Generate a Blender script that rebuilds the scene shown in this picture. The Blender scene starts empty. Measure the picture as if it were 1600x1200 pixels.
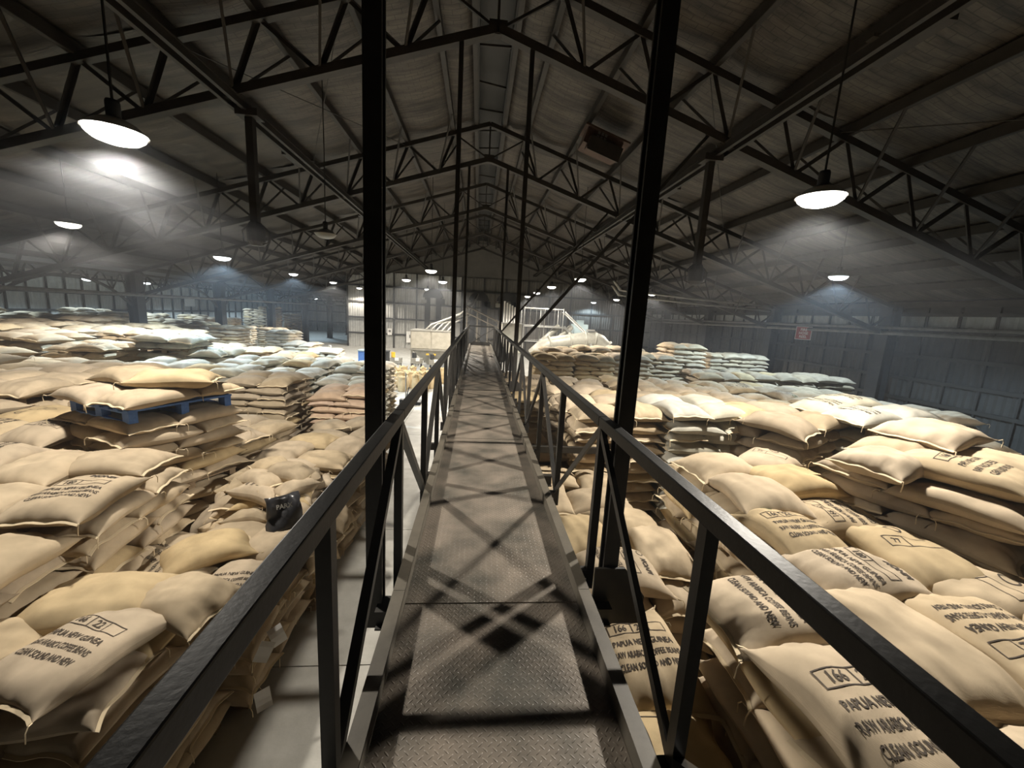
import bpy, math, random, time
import numpy as np
from mathutils import Vector, Matrix
from mathutils.bvhtree import BVHTree

SC = bpy.context.scene
COL = SC.collection
R_ = math.radians
T0 = time.time()

# ------------------------------------------------------------------ camera
CAM_Z = 4.6
YAW, PITCH, ROLL, FPX = R_(5.315), R_(-9.844), R_(3.235), 620.0
_cy, _sy, _cp, _sp = math.cos(YAW), math.sin(YAW), math.cos(PITCH), math.sin(PITCH)
_f = Vector((_sy * _cp, _cy * _cp, _sp)); _r = Vector((_cy, -_sy, 0)); _u = _r.cross(_f)
CR = math.cos(ROLL) * _r + math.sin(ROLL) * _u
CU = -math.sin(ROLL) * _r + math.cos(ROLL) * _u
CF = _f
cam = bpy.data.cameras.new('camera'); camo = bpy.data.objects.new('camera', cam); COL.objects.link(camo)
cam.sensor_width = 36; cam.lens = FPX / 1600 * 36; cam.clip_start = .05; cam.clip_end = 300
camo.matrix_world = Matrix(((CR.x, CU.x, -CF.x, 0), (CR.y, CU.y, -CF.y, 0), (CR.z, CU.z, -CF.z, CAM_Z), (0, 0, 0, 1)))
SC.camera = camo

# ------------------------------------------------------------------ world, exposure
W = bpy.data.worlds.new('World'); SC.world = W; W.use_nodes = True
W.node_tree.nodes['Background'].inputs[0].default_value = (.9, .93, 1, 1)
W.node_tree.nodes['Background'].inputs[1].default_value = .006
vs = SC.view_settings
SC.display_settings.display_device = 'sRGB'
vs.view_transform = 'Standard'; vs.look = 'None'; vs.gamma = 1; vs.use_curve_mapping = False
vs.exposure = -0.28
SC.cycles.max_bounces = 8; SC.cycles.diffuse_bounces = 3; SC.cycles.glossy_bounces = 2; SC.cycles.volume_bounces = 0
LAMP_W = 1950.0          # nominal power of one high-bay lamp
HAZE = .0026
SMOKE = .20

# ------------------------------------------------------------------ tagging
def tag(o, label=None, cat=None, group=None, kind=None):
    if label: o['label'] = label
    if cat: o['category'] = cat
    if group: o['group'] = group
    if kind: o['kind'] = kind
    return o

def empty(name, loc, label=None, cat=None, group=None, rz=0):
    o = bpy.data.objects.new(name, None); COL.objects.link(o)
    o.location = loc; o.rotation_euler = (0, 0, rz); o.empty_display_size = .1
    return tag(o, label, cat, group)

# ------------------------------------------------------------------ materials
def mat(name, col, rough=.6, metal=0, noise=None, bump=None, emit=None, spec=.5, mix=None):
    m = bpy.data.materials.new(name); m.use_nodes = True
    nt = m.node_tree; n = nt.nodes; l = nt.links
    b = n['Principled BSDF']
    b.inputs['Base Color'].default_value = (*col, 1); b.inputs['Roughness'].default_value = rough
    b.inputs['Metallic'].default_value = metal
    b.inputs['Specular IOR Level'].default_value = spec
    tc = n.new('ShaderNodeTexCoord')
    if noise:
        sc, c2, lo, hi = noise
        t = n.new('ShaderNodeTexNoise'); t.inputs['Scale'].default_value = sc; t.inputs['Detail'].default_value = 6
        t.inputs['Roughness'].default_value = .65
        l.new(tc.outputs['Object'], t.inputs['Vector'])
        r = n.new('ShaderNodeMapRange'); r.inputs[1].default_value = lo; r.inputs[2].default_value = hi
        l.new(t.outputs['Fac'], r.inputs[0])
        mx = n.new('ShaderNodeMix'); mx.data_type = 'RGBA'
        mx.inputs[6].default_value = (*col, 1); mx.inputs[7].default_value = (*c2, 1)
        l.new(r.outputs[0], mx.inputs[0]); l.new(mx.outputs[2], b.inputs['Base Color'])
    if bump:
        sc, st, d = bump
        t = n.new('ShaderNodeTexNoise'); t.inputs['Scale'].default_value = sc; t.inputs['Detail'].default_value = 4
        l.new(tc.outputs['Object'], t.inputs['Vector'])
        bp = n.new('ShaderNodeBump'); bp.inputs['Strength'].default_value = st; bp.inputs['Distance'].default_value = d
        l.new(t.outputs['Fac'], bp.inputs['Height']); l.new(bp.outputs[0], b.inputs['Normal'])
    if emit:
        b.inputs['Emission Color'].default_value = (*emit[0], 1); b.inputs['Emission Strength'].default_value = emit[1]
    return m

M = {}
M['black_steel'] = mat('black_steel', (.018, .017, .015), .42, .0, (6, (.035, .030, .024), .35, .75), (40, .12, .004))
M['rail_steel'] = mat('rail_steel', (.014, .0135, .012), .42, .0, (9, (.026, .024, .021), .4, .75), (60, .25, .003), spec=.35)
M['truss_steel'] = mat('truss_steel', (.040, .034, .027), .6, .0, (3, (.022, .018, .014), .35, .7))
M['toe_steel'] = mat('toe_steel', (.095, .082, .062), .5, .0, (8, (.07, .06, .045), .4, .7), (50, .1, .003))
M['column_steel'] = mat('column_steel', (.022, .023, .025), .6, .0, (3, (.036, .036, .036), .4, .8))
M['pale_steel'] = mat('pale_steel', (.30, .29, .26), .5, .3, (4, (.2, .19, .16), .4, .8))
M['galv'] = mat('galvanised', (.42, .42, .40), .45, .35, (5, (.3, .3, .28), .4, .7))
M['hopper'] = mat('hopper_sheet', (.46, .43, .36), .5, .1, (3, (.34, .31, .25), .4, .7))
M['duct'] = mat('duct_sheet', (.36, .35, .30), .5, .1, (4, (.27, .26, .22), .4, .7))
M['concrete'] = mat('concrete', (.50, .485, .44), .7, 0, (1.6, (.34, .325, .29), .35, .75), (30, .12, .01))
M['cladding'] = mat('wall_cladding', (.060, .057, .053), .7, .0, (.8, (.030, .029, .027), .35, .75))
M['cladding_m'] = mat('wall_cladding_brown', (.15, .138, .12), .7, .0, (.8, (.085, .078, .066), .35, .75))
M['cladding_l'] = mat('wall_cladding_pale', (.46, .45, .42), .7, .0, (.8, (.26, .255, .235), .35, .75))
M['girt'] = mat('girt_steel', (.030, .029, .027), .6)
M['clear'] = mat('fibreglass_strip', (.50, .52, .50), .5, 0, (2, (.35, .36, .34), .4, .7))
M['wood'] = mat('pallet_wood', (.28, .2, .12), .8, 0, (12, (.17, .12, .07), .35, .7))
M['blue'] = mat('blue_paint', (.06, .16, .46), .6, 0, (14, (.10, .22, .55), .4, .7), (30, .2, .004))
M['white'] = mat('white_paper', (.72, .70, .66), .6)
M['ink'] = mat('print_ink', (.06, .045, .032), .9)
M['green_ink'] = mat('green_ink', (.10, .13, .04), .9)
M['thread'] = mat('jute_thread', (.66, .54, .36), .9)
M['red'] = mat('red_sign', (.30, .045, .045), .5)
M['yellow'] = mat('yellow_paint', (.70, .42, .04), .5)
M['rust'] = mat('rusty_brown', (.10, .06, .04), .7, 0, (5, (.06, .03, .02), .4, .7))
M['pipe'] = mat('grey_pipe', (.19, .18, .16), .55, .1, (3, (.12, .11, .10), .4, .7))
M['darkbag'] = mat('black_plastic', (.035, .035, .038), .28)
M['bluegrey'] = mat('blue_grey_paint', (.30, .38, .40), .55)
M['reflector'] = mat('lamp_reflector', (.5, .5, .48), .35, .6)
M['lamp_warm'] = mat('lamp_lens_warm', (1, 1, 1), .4, emit=((1, .96, .86), 11))
M['lamp_cool'] = mat('lamp_lens_cool', (1, 1, 1), .4, emit=((.85, .94, 1), 11))
M['lamp_off'] = mat('lamp_lens_unlit', (.5, .5, .48), .3)

def sack_material(name, stuff):
    m = mat(name, (1, 1, 1), .92, spec=.15)
    nt = m.node_tree; n = nt.nodes; l = nt.links; b = n['Principled BSDF']
    tc = n.new('ShaderNodeTexCoord')
    if stuff:
        a = n.new('ShaderNodeAttribute'); a.attribute_name = 'tint'; col = a.outputs['Color']; vec = tc.outputs['Object']
    else:
        a = n.new('ShaderNodeObjectInfo'); col = a.outputs['Color']
        ad = n.new('ShaderNodeVectorMath'); ad.operation = 'MULTIPLY_ADD'
        ad.inputs[1].default_value = (1, 1, 1); ad.inputs[2].default_value = (0, 0, 0)
        cb = n.new('ShaderNodeCombineXYZ'); ml = n.new('ShaderNodeMath'); ml.operation = 'MULTIPLY'; ml.inputs[1].default_value = 50
        l.new(a.outputs['Random'], ml.inputs[0]); l.new(ml.outputs[0], cb.inputs[0]); l.new(ml.outputs[0], cb.inputs[2])
        l.new(tc.outputs['Object'], ad.inputs[0]); l.new(cb.outputs[0], ad.inputs[2]); vec = ad.outputs[0]
    t = n.new('ShaderNodeTexNoise'); t.inputs['Scale'].default_value = 4.5; t.inputs['Detail'].default_value = 5
    l.new(vec, t.inputs['Vector'])
    r = n.new('ShaderNodeMapRange'); r.inputs[1].default_value = .3; r.inputs[2].default_value = .72
    r.inputs[3].default_value = .80; r.inputs[4].default_value = 1.12
    l.new(t.outputs['Fac'], r.inputs[0])
    mx = n.new('ShaderNodeVectorMath'); mx.operation = 'SCALE'
    l.new(col, mx.inputs[0]); l.new(r.outputs[0], mx.inputs['Scale']); l.new(mx.outputs[0], b.inputs['Base Color'])
    w1 = n.new('ShaderNodeTexWave'); w1.inputs['Scale'].default_value = 130; w1.bands_direction = 'X'; w1.inputs['Distortion'].default_value = 1.5
    w2 = n.new('ShaderNodeTexWave'); w2.inputs['Scale'].default_value = 130; w2.bands_direction = 'Y'; w2.inputs['Distortion'].default_value = 1.5
    l.new(vec, w1.inputs['Vector']); l.new(vec, w2.inputs['Vector'])
    mu = n.new('ShaderNodeMath'); mu.operation = 'ADD'; l.new(w1.outputs['Fac'], mu.inputs[0]); l.new(w2.outputs['Fac'], mu.inputs[1])
    t2 = n.new('ShaderNodeTexNoise'); t2.inputs['Scale'].default_value = 14; t2.inputs['Detail'].default_value = 3
    l.new(vec, t2.inputs['Vector'])
    ad2 = n.new('ShaderNodeMath'); ad2.operation = 'MULTIPLY_ADD'; ad2.inputs[1].default_value = 6
    l.new(t2.outputs['Fac'], ad2.inputs[0]); l.new(mu.outputs[0], ad2.inputs[2])
    bp = n.new('ShaderNodeBump'); bp.inputs['Strength'].default_value = .28; bp.inputs['Distance'].default_value = .003
    l.new(ad2.outputs[0], bp.inputs['Height']); l.new(bp.outputs[0], b.inputs['Normal'])
    return m
M['sack'] = sack_material('jute_sacking', False)
M['sack_stuff'] = sack_material('jute_sacking_pile', True)

def roof_material():
    m = mat('foil_roof_lining', (.16, .145, .12), .55, .15)
    nt = m.node_tree; n = nt.nodes; l = nt.links; b = n['Principled BSDF']
    tc = n.new('ShaderNodeTexCoord')
    mp = n.new('ShaderNodeMapping'); mp.inputs['Scale'].default_value = (.35, 2.2, 1)
    l.new(tc.outputs['Object'], mp.inputs[0])
    oi = n.new('ShaderNodeObjectInfo'); ad = n.new('ShaderNodeVectorMath'); ad.operation = 'ADD'
    cb = n.new('ShaderNodeCombineXYZ'); ml = n.new('ShaderNodeMath'); ml.operation = 'MULTIPLY'; ml.inputs[1].default_value = 40
    l.new(oi.outputs['Random'], ml.inputs[0]); l.new(ml.outputs[0], cb.inputs[0]); l.new(mp.outputs[0], ad.inputs[0]); l.new(cb.outputs[0], ad.inputs[1])
    t = n.new('ShaderNodeTexNoise'); t.inputs['Scale'].default_value = 1.4; t.inputs['Detail'].default_value = 7; t.inputs['Roughness'].default_value = .7
    l.new(ad.outputs[0], t.inputs['Vector'])
    cr = n.new('ShaderNodeValToRGB')
    cr.color_ramp.elements[0].position = .36; cr.color_ramp.elements[0].color = (.026, .021, .017, 1)
    cr.color_ramp.elements[1].position = .66; cr.color_ramp.elements[1].color = (.125, .105, .083, 1)
    l.new(t.outputs['Fac'], cr.inputs[0])
    # wire mesh / rib lines across the lining
    br = n.new('ShaderNodeTexBrick'); br.inputs['Scale'].default_value = 1; br.offset = .5
    br.inputs['Mortar Size'].default_value = .010; br.inputs['Brick Width'].default_value = .42; br.inputs['Row Height'].default_value = .17
    br.inputs['Color1'].default_value = br.inputs['Color2'].default_value = (1, 1, 1, 1); br.inputs['Mortar'].default_value = (.45, .45, .45, 1)
    l.new(tc.outputs['Object'], br.inputs['Vector'])
    mx = n.new('ShaderNodeMix'); mx.data_type = 'RGBA'; mx.blend_type = 'MULTIPLY'; mx.inputs[0].default_value = 1
    l.new(cr.outputs[0], mx.inputs[6]); l.new(br.outputs['Color'], mx.inputs[7]); l.new(mx.outputs[2], b.inputs['Base Color'])
    bp = n.new('ShaderNodeBump'); bp.inputs['Strength'].default_value = .5; bp.inputs['Distance'].default_value = .06
    l.new(t.outputs['Fac'], bp.inputs['Height']); l.new(bp.outputs[0], b.inputs['Normal'])
    return m
M['roof'] = roof_material()

def tread_material():
    m = mat('checker_plate', (.135, .125, .098), .48, .1)
    nt = m.node_tree; n = nt.nodes; l = nt.links; b = n['Principled BSDF']
    tc = n.new('ShaderNodeTexCoord')
    def math_(op, a, c=None):
        x = n.new('ShaderNodeMath'); x.operation = op
        for i, v in enumerate((a, c)):
            if v is None: continue
            if isinstance(v, (int, float)): x.inputs[i].default_value = v
            else: l.new(v, x.inputs[i])
        return x.outputs[0]
    mp = n.new('ShaderNodeMapping'); mp.inputs['Rotation'].default_value = (0, 0, R_(45)); mp.inputs['Scale'].default_value = (36, 36, 36)
    l.new(tc.outputs['Object'], mp.inputs[0])
    sp = n.new('ShaderNodeSeparateXYZ'); l.new(mp.outputs[0], sp.inputs[0])
    fx = math_('FLOOR', sp.outputs[0]); fy = math_('FLOOR', sp.outputs[1])
    px = math_('SUBTRACT', math_('SUBTRACT', sp.outputs[0], fx), .5); py = math_('SUBTRACT', math_('SUBTRACT', sp.outputs[1], fy), .5)
    par = math_('FLOORED_MODULO', math_('ADD', fx, fy), 2)
    ax = math_('ABSOLUTE', px); ay = math_('ABSOLUTE', py)
    wx = math_('ADD', 2.2, math_('MULTIPLY', par, 5.0)); wy = math_('SUBTRACT', 7.2, math_('MULTIPLY', par, 5.0))
    ex = math_('MULTIPLY', ax, wx); ey = math_('MULTIPLY', ay, wy)
    d = math_('SQRT', math_('ADD', math_('MULTIPLY', ex, ex), math_('MULTIPLY', ey, ey)))
    h = math_('SMOOTH_MIN', math_('MAXIMUM', math_('SUBTRACT', 1.1, d), 0), .45)
    bp = n.new('ShaderNodeBump'); bp.inputs['Strength'].default_value = .8; bp.inputs['Distance'].default_value = .006
    l.new(h, bp.inputs['Height']); l.new(bp.outputs[0], b.inputs['Normal'])
    t = n.new('ShaderNodeTexNoise'); t.inputs['Scale'].default_value = 3; t.inputs['Detail'].default_value = 6
    l.new(tc.outputs['Object'], t.inputs['Vector'])
    cr = n.new('ShaderNodeValToRGB')
    cr.color_ramp.elements[0].position = .3; cr.color_ramp.elements[0].color = (.054, .050, .040, 1)
    cr.color_ramp.elements[1].position = .66; cr.color_ramp.elements[1].color = (.19, .158, .125, 1)
    l.new(t.outputs['Fac'], cr.inputs[0]); l.new(cr.outputs[0], b.inputs['Base Color'])
    return m
M['tread'] = tread_material()

# ------------------------------------------------------------------ mesh builder
class MB:
    def __init__(s): s.v = []; s.f = []
    def add(s, vs, fs):
        o = len(s.v); s.v += [tuple(p) for p in vs]; s.f += [tuple(i + o for i in f) for f in fs]; return s
    def box(s, c, d, mtx=None):
        x, y, z = d[0] / 2, d[1] / 2, d[2] / 2
        vs = [Vector((a * x, b * y, e * z)) for e in (-1, 1) for b in (-1, 1) for a in (-1, 1)]
        if mtx: vs = [mtx @ p for p in vs]
        vs = [p + Vector(c) for p in vs]
        return s.add(vs, [(0, 2, 3, 1), (4, 5, 7, 6), (0, 1, 5, 4), (2, 6, 7, 3), (0, 4, 6, 2), (1, 3, 7, 5)])
    def bar(s, a, b, w, h, up=(0, 0, 1)):
        a, b = Vector(a), Vector(b); d = (b - a); ln = d.length; d /= ln
        up = Vector(up)
        x = d.cross(up)
        if x.length < 1e-4: x = d.cross(Vector((0, 1, 0)))
        x.normalize(); z = x.cross(d)
        m = Matrix((x, d, z)).transposed()
        return s.box((a + b) / 2, (w, ln, h), m)
    def angle(s, a, b, w, t=.012, up=(0, 0, 1)):
        a, b = Vector(a), Vector(b); d = (b - a).normalized(); up = Vector(up)
        x = d.cross(up)
        if x.length < 1e-4: x = d.cross(Vector((0, 1, 0)))
        x.normalize(); z = x.cross(d)
        s.bar(a + z * (w / 2 - t / 2), b + z * (w / 2 - t / 2), w, t, up)
        return s.bar(a + x * (w / 2 - t / 2) - z * t / 2, b + x * (w / 2 - t / 2) - z * t / 2, t, w - t, up)
    def ibeam(s, a, b, w, h, t=.014, up=(0, 0, 1)):
        a, b = Vector(a), Vector(b); d = (b - a).normalized(); up = Vector(up)
        x = d.cross(up)
        if x.length < 1e-4: x = d.cross(Vector((0, 1, 0)))
        x.normalize(); z = x.cross(d)
        s.bar(a + z * (h / 2 - t / 2), b + z * (h / 2 - t / 2), w, t, up)
        s.bar(a - z * (h / 2 - t / 2), b - z * (h / 2 - t / 2), w, t, up)
        return s.bar(a, b, t, h - 2 * t, up)
    def tube(s, pts, r, n=8, caps=True):
        pts = [Vector(p) for p in pts]; k = len(pts); rings = []
        rr = r if isinstance(r, (list, tuple)) else [r] * k
        prev = None; o = len(s.v)
        for i, p in enumerate(pts):
            d = (pts[min(i + 1, k - 1)] - pts[max(i - 1, 0)]).normalized()
            ref = prev if prev is not None else (Vector((0, 0, 1)) if abs(d.z) < .9 else Vector((1, 0, 0)))
            x = d.cross(ref)
            if x.length < 1e-4: x = d.cross(Vector((0, 1, 0)))
            x.normalize(); y = x.cross(d); prev = y
            y2 = y
            for j in range(n):
                a = 2 * math.pi * j / n
                s.v.append(tuple(p + rr[i] * (math.cos(a) * x + math.sin(a) * y2)))
        for i in range(k - 1):
            for j in range(n):
                a = o + i * n + j; b = o + i * n + (j + 1) % n
                s.f.append((a, b, b + n, a + n))
        if caps:
            s.f.append(tuple(o + j for j in range(n))[::-1]); s.f.append(tuple(o + (k - 1) * n + j for j in range(n)))
        return s
    def lathe(s, prof, c=(0, 0, 0), n=20):
        o = len(s.v)
        for r, z in prof:
            for j in range(n):
                a = 2 * math.pi * j / n
                s.v.append((c[0] + r * math.cos(a), c[1] + r * math.sin(a), c[2] + z))
        for i in range(len(prof) - 1):
            for j in range(n):
                a = o + i * n + j; b = o + i * n + (j + 1) % n
                s.f.append((a, b, b + n, a + n))
        return s
    def mesh(s, name, m, smooth=False):
        me = bpy.data.meshes.new(name); me.from_pydata(s.v, [], s.f); me.update()
        if m: me.materials.append(M[m] if isinstance(m, str) else m)
        if smooth: me.polygons.foreach_set('use_smooth', [True] * len(me.polygons))
        return me
    def build(s, name, m, parent=None, smooth=False, loc=None):
        o = bpy.data.objects.new(name, s.mesh(name, m, smooth)); COL.objects.link(o)
        if loc: o.location = loc
        if parent: put(o, parent)
        return o

def put(o, parent):
    o.parent = parent
    # parts are modelled in world coordinates: undo the parent's own placement
    pm = Matrix.LocRotScale(parent.location, parent.rotation_euler, parent.scale)
    if parent.parent: pm = Matrix.LocRotScale(parent.parent.location, parent.parent.rotation_euler, parent.parent.scale) @ pm
    o.matrix_parent_inverse = pm.inverted()
    return o

def inst(name, me, parent=None, loc=(0, 0, 0), rz=0, scale=None):
    o = bpy.data.objects.new(name, me); COL.objects.link(o); o.location = loc; o.rotation_euler = (0, 0, rz)
    if scale: o.scale = scale
    if parent: put(o, parent)
    return o

# ================================================================== SETTING
rnd = random.Random(7)
X0 = .19                     # ridge line
YN, YF = -9.0, 74.0
YM = 48.0                    # end wall of the main shed; the left annex runs on to YF          # near and far ends
BAY = 7.9
TRUSS_Y = [2.6 + BAY * k for k in range(-1, 9)]
def zt(x): return 12.45 - .318 * abs(x - X0)      # top chord
def zb(x): return 11.08 - .318 * abs(x - X0)      # bottom chord
XL, XR, XA = -20.7, 21.3, -31.0

fl = tag(MB().box(((XA + XR) / 2, (YN + YF) / 2, -.15), (XR - XA, YF - YN, .2)).build('floor', 'concrete'), kind='structure')
slab_mesh = {}
for i in range(5):
    for j in range(13):
        x0, y0 = -8.55 + i * 2.85, -2 + j * 3.3
        MB().box((x0 + 1.425, y0 + 1.65, -.025), (2.835, 3.285, .05)).build('slab', 'concrete', fl)
for (x0, x1, y0, y1) in ((XA, -8.55, YN, YF), (5.7, XR, YN, YF), (-8.55, 5.7, YN, -2), (-8.55, 5.7, 40.9, YF)):
    MB().box(((x0 + x1) / 2, (y0 + y1) / 2, -.026), (x1 - x0 - .015, y1 - y0 - .015, .048)).build('slab', 'concrete', fl)

# ---- roof
ceil = tag(MB().add([(X0, YN, 13.10), (X0, YF, 13.10), (XR, YF, 13.1 - .318 * (XR - X0)), (XR, YN, 13.1 - .318 * (XR - X0)),
                     (XL, YN, 13.1 - .318 * (X0 - XL)), (XL, YF, 13.1 - .318 * (X0 - XL)),
                     (XA, YN, 5.9), (XA, YF, 5.9)],
                    [(0, 1, 2, 3), (0, 4, 5, 1), (4, 6, 7, 5)]).build('ceiling', 'roof'), kind='structure')
PUR = [.55, 1.5] + [3.4 + 1.9 * k for k in range(10)]
slope = math.atan(.318)
def roof_panel_mesh(w, ln, seed):
    rr = random.Random(seed); nx, ny = 6, 16; vs = []; fs = []
    ph = [rr.uniform(0, 6.28) for _ in range(6)]
    for j in range(ny + 1):
        for i in range(nx + 1):
            u, v = i / nx, j / ny
            sag = -.10 * math.sin(math.pi * u) * (1 + .35 * math.sin(9 * v * 2 + ph[0]) + .2 * math.sin(23 * v + ph[1]))
            sag += .018 * math.sin(31 * v + ph[2] + 2 * u) * math.sin(math.pi * u)
            vs.append(((u - .5) * w, (v - .5) * ln, sag))
    for j in range(ny):
        for i in range(nx):
            a = j * (nx + 1) + i; fs.append((a, a + 1, a + nx + 2, a + nx + 1))
    mb = MB(); mb.add(vs, fs); return mb.mesh('roof_panel', 'roof', True)
rp = {}
for w in (.95, 1.9): rp[w] = [roof_panel_mesh(w / math.cos(slope) + .04, BAY + .03, 10 * s + int(w * 10)) for s in range(4)]
for sgn in (-1, 1):
    for k in range(len(PUR) - 1):
        d0, d1 = PUR[k], PUR[k + 1]; w = 1.9 if d1 - d0 > 1.2 else .95
        for b in range(len(TRUSS_Y)):
            y = TRUSS_Y[b] - BAY / 2
            o = bpy.data.objects.new('roof_panel', rnd.choice(rp[w])); COL.objects.link(o)
            dm = (d0 + d1) / 2
            o.location = (X0 + sgn * dm, y, 12.86 - .318 * dm)
            o.rotation_euler = (0, sgn * slope, 0)
            put(o, ceil)
    for d in PUR:
        x = X0 + sgn * d; z = zt(x) + .2
        mb = MB(); mb.bar((x, YN, z), (x, YF, z), .05, .27); mb.bar((x + .045 * sgn, YN, z + .11), (x + .045 * sgn, YF, z + .125), .15, .02)
        mb.bar((x + .045 * sgn, YN, z - .11), (x + .045 * sgn, YF, z - .125), .15, .02)
        mb.build('purlin', 'truss_steel', ceil)
# ridge ventilator slot: dark boxed cap along the apex
mb = MB()
for sx in (-.5, .5): mb.box((X0 + sx, (YN + YF) / 2, 12.62), (.05, YF - YN, .42))
mb.box((X0, (YN + YF) / 2, 12.86), (1.1, YF - YN, .05)); mb.build('ridge_cap', 'girt', ceil)
for k in range(30):
    y = 4 + k * 1.9
    MB().bar((X0 - .5, y, 12.5), (X0 + .5, y + rnd.uniform(-.3, .3), 12.5), .05, .06).build('ridge_spacer', 'truss_steel', ceil)

# ---- trusses
ORD = ['nearest', 'second', 'third', 'fourth', 'fifth', 'sixth', 'seventh', 'eighth', 'ninth', 'tenth', 'eleventh', 'twelfth', 'thirteenth', 'fourteenth', 'fifteenth', 'sixteenth']
for ti, y in enumerate(TRUSS_Y):
    if y > YM: continue
    if y < 0: lab = 'dark lattice roof truss behind the camera position'
    elif y < 9: lab = 'dark lattice roof truss straight above the camera, over the near hanger posts'
    else: lab = 'dark steel lattice roof truss, %s of the visible ones from the camera' % ORD[ti - 2]
    t = empty('roof_truss', (X0, y, zb(X0)), lab, 'truss', 'lattice roof trusses')
    for sgn in (-1, 1):
        xe = XR - .3 if sgn > 0 else XL
        de = abs(xe - X0)
        MB().bar((X0, y, zt(X0)), (xe, y, zt(xe)), .17, .19, (0, 1, 0)).build('top_chord', 'truss_steel', t)
        MB().bar((X0, y, zb(X0)), (xe, y, zb(xe)), .19, .22, (0, 1, 0)).build('bottom_chord', 'truss_steel', t)
        tops = [X0 + sgn * d for d in PUR[1:]]
        MB().bar((X0, y, zb(X0)), (tops[0], y, zt(tops[0])), .06, .06).build('web_bar', 'truss_steel', t)
        for k, x in enumerate(tops):
            xb = x + sgn * .62
            if abs(xb - X0) > de: continue
            MB().angle((x, y, zt(x)), (xb, y, zb(xb)), .10).build('web_bar', 'truss_steel', t)
            if k + 1 < len(tops):
                MB().angle((xb, y, zb(xb)), (tops[k + 1], y, zt(tops[k + 1])), .09).build('web_bar', 'truss_steel', t)
            if k < 9:
                for dy in (-1.5, 1.5):
                    MB().bar((xb, y, zb(xb)), (x, y + dy, zt(x) + .1), .055, .055).build('fly_brace', 'truss_steel', t)
    MB().bar((X0, y, zb(X0)), (X0, y, zt(X0)), .06, .06).build('web_bar', 'truss_steel', t)
    MB().box((X0, y, zb(X0) + .02), (.42, .18, .30)).build('apex_gusset', 'truss_steel', t)

# ---- columns in the two long rows
for side, x in (('left', -20.6), ('right', 20.4)):
    n = 0
    for ti, y in enumerate(TRUSS_Y):
        if y < 9 or y > (70 if side == 'left' else YM): continue
        n += 1
        v0 = 2 if side == 'left' else 1
        cl = 'dark steel column of the %s row, %s visible one from the camera' % (side, ORD[n - 1 - v0].replace('nearest', 'first')) if n > v0 else 'dark steel column of the %s row, standing %s' % (side, 'beside the camera outside the frame' if n == 1 else 'just outside the left frame edge')
        c = empty('steel_column', (x, y, 0), cl, 'column', 'columns along the %s side' % side)
        MB().ibeam((x, y, 0), (x, y, zt(x)), .62, .55, .04, (1, 0, 0)).build('shaft', 'column_steel', c)
        MB().box((x, y, .02), (.8, .75, .04)).build('base_plate', 'column_steel', c)

# ---- walls
def corr_sheet(w, h, m, n=9):
    mb = MB(); vs = []; fs = []
    for i in range(n + 1):
        x = (i / n - .5) * w; d = .02 if i % 2 else -.02
        vs += [(x, d, 0), (x, d, h)]
    for i in range(n): fs.append((2 * i, 2 * i + 2, 2 * i + 3, 2 * i + 1))
    return mb.add(vs, fs).mesh('cladding_sheet', m)
def long_wall(name, x, y0, y1, h, m, face, levels, pitch=1.32, strip=None):
    w = tag(MB().box((x + .12 * face * -1, (y0 + y1) / 2, h / 2), (.06, y1 - y0, h)).build(name, m), kind='structure')
    sh = corr_sheet(pitch - .06, levels[-1] if strip is None else strip[0], m)
    st = corr_sheet(pitch - .06, strip[1] - strip[0], 'clear') if strip else None
    n = int((y1 - y0) / pitch)
    for k in range(n):
        y = y0 + (k + .5) * pitch
        inst('cladding_sheet', sh, w, (x, y, .02), R_(90))
        if st: inst('translucent_sheet', st, w, (x, y, strip[0] + .03), R_(90))
        MB().bar((x + face * .09, y0 + k * pitch, 0), (x + face * .09, y0 + k * pitch, h), .07, .09, (1, 0, 0)).build('stud', 'girt', w)
    for z in levels: MB().bar((x + face * .12, y0, z), (x + face * .12, y1, z), .10, .16).build('girt', 'girt', w)
    return w
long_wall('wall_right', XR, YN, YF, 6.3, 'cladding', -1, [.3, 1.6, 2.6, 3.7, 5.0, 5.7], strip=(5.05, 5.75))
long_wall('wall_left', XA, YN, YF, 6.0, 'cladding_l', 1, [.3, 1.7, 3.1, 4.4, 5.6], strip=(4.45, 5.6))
def end_wall(name, y, face, xa, xb):
    yy = y - .12 * face
    hb = lambda x: zt(x) + .4 if x > XL else 5.9
    V_ = [(xa, yy, 0), (xb, yy, 0), (xb, yy, hb(xb))] + ([(X0, yy, 13)] if xb > X0 else []) + [(xa, yy, hb(xa))]
    w = tag(MB().add(V_, [tuple(range(len(V_)))]).build(name, 'cladding_m'), kind='structure')
    p = 1.3; n = int((xb - xa) / p)
    for k in range(n):
        x = xa + (k + .5) * p
        h = min(zt(x) + .3, 8.6) if x > XL else 5.6
        sh = corr_sheet(p - .05, h, 'cladding_l' if x < -1.5 else 'cladding_m'); inst('cladding_sheet', sh, w, (x, y, 0))
        if k % 2 == 0: MB().bar((x - p / 2, y + face * .1, 0), (x - p / 2, y + face * .1, h), .16, .1, (0, 1, 0)).build('stud', 'girt', w)
    for z in (1.6, 3.4, 5.2, 7.0):
        if z > 5.5 and xb < 0: continue
        MB().bar((xa, y + face * .14, z), (xb if z < 5.5 else xb - 6, y + face * .14, z), .1, .18).build('girt', 'girt', w)
end_wall('wall_far', YM, -1, -15.0, XR)
end_wall('wall_annex', YF, -1, XA, -15.0)
long_wall('wall_return', -15.0, YM, YF, 5.9, 'cladding_l', -1, [1.7, 3.4, 5.2])
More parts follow.
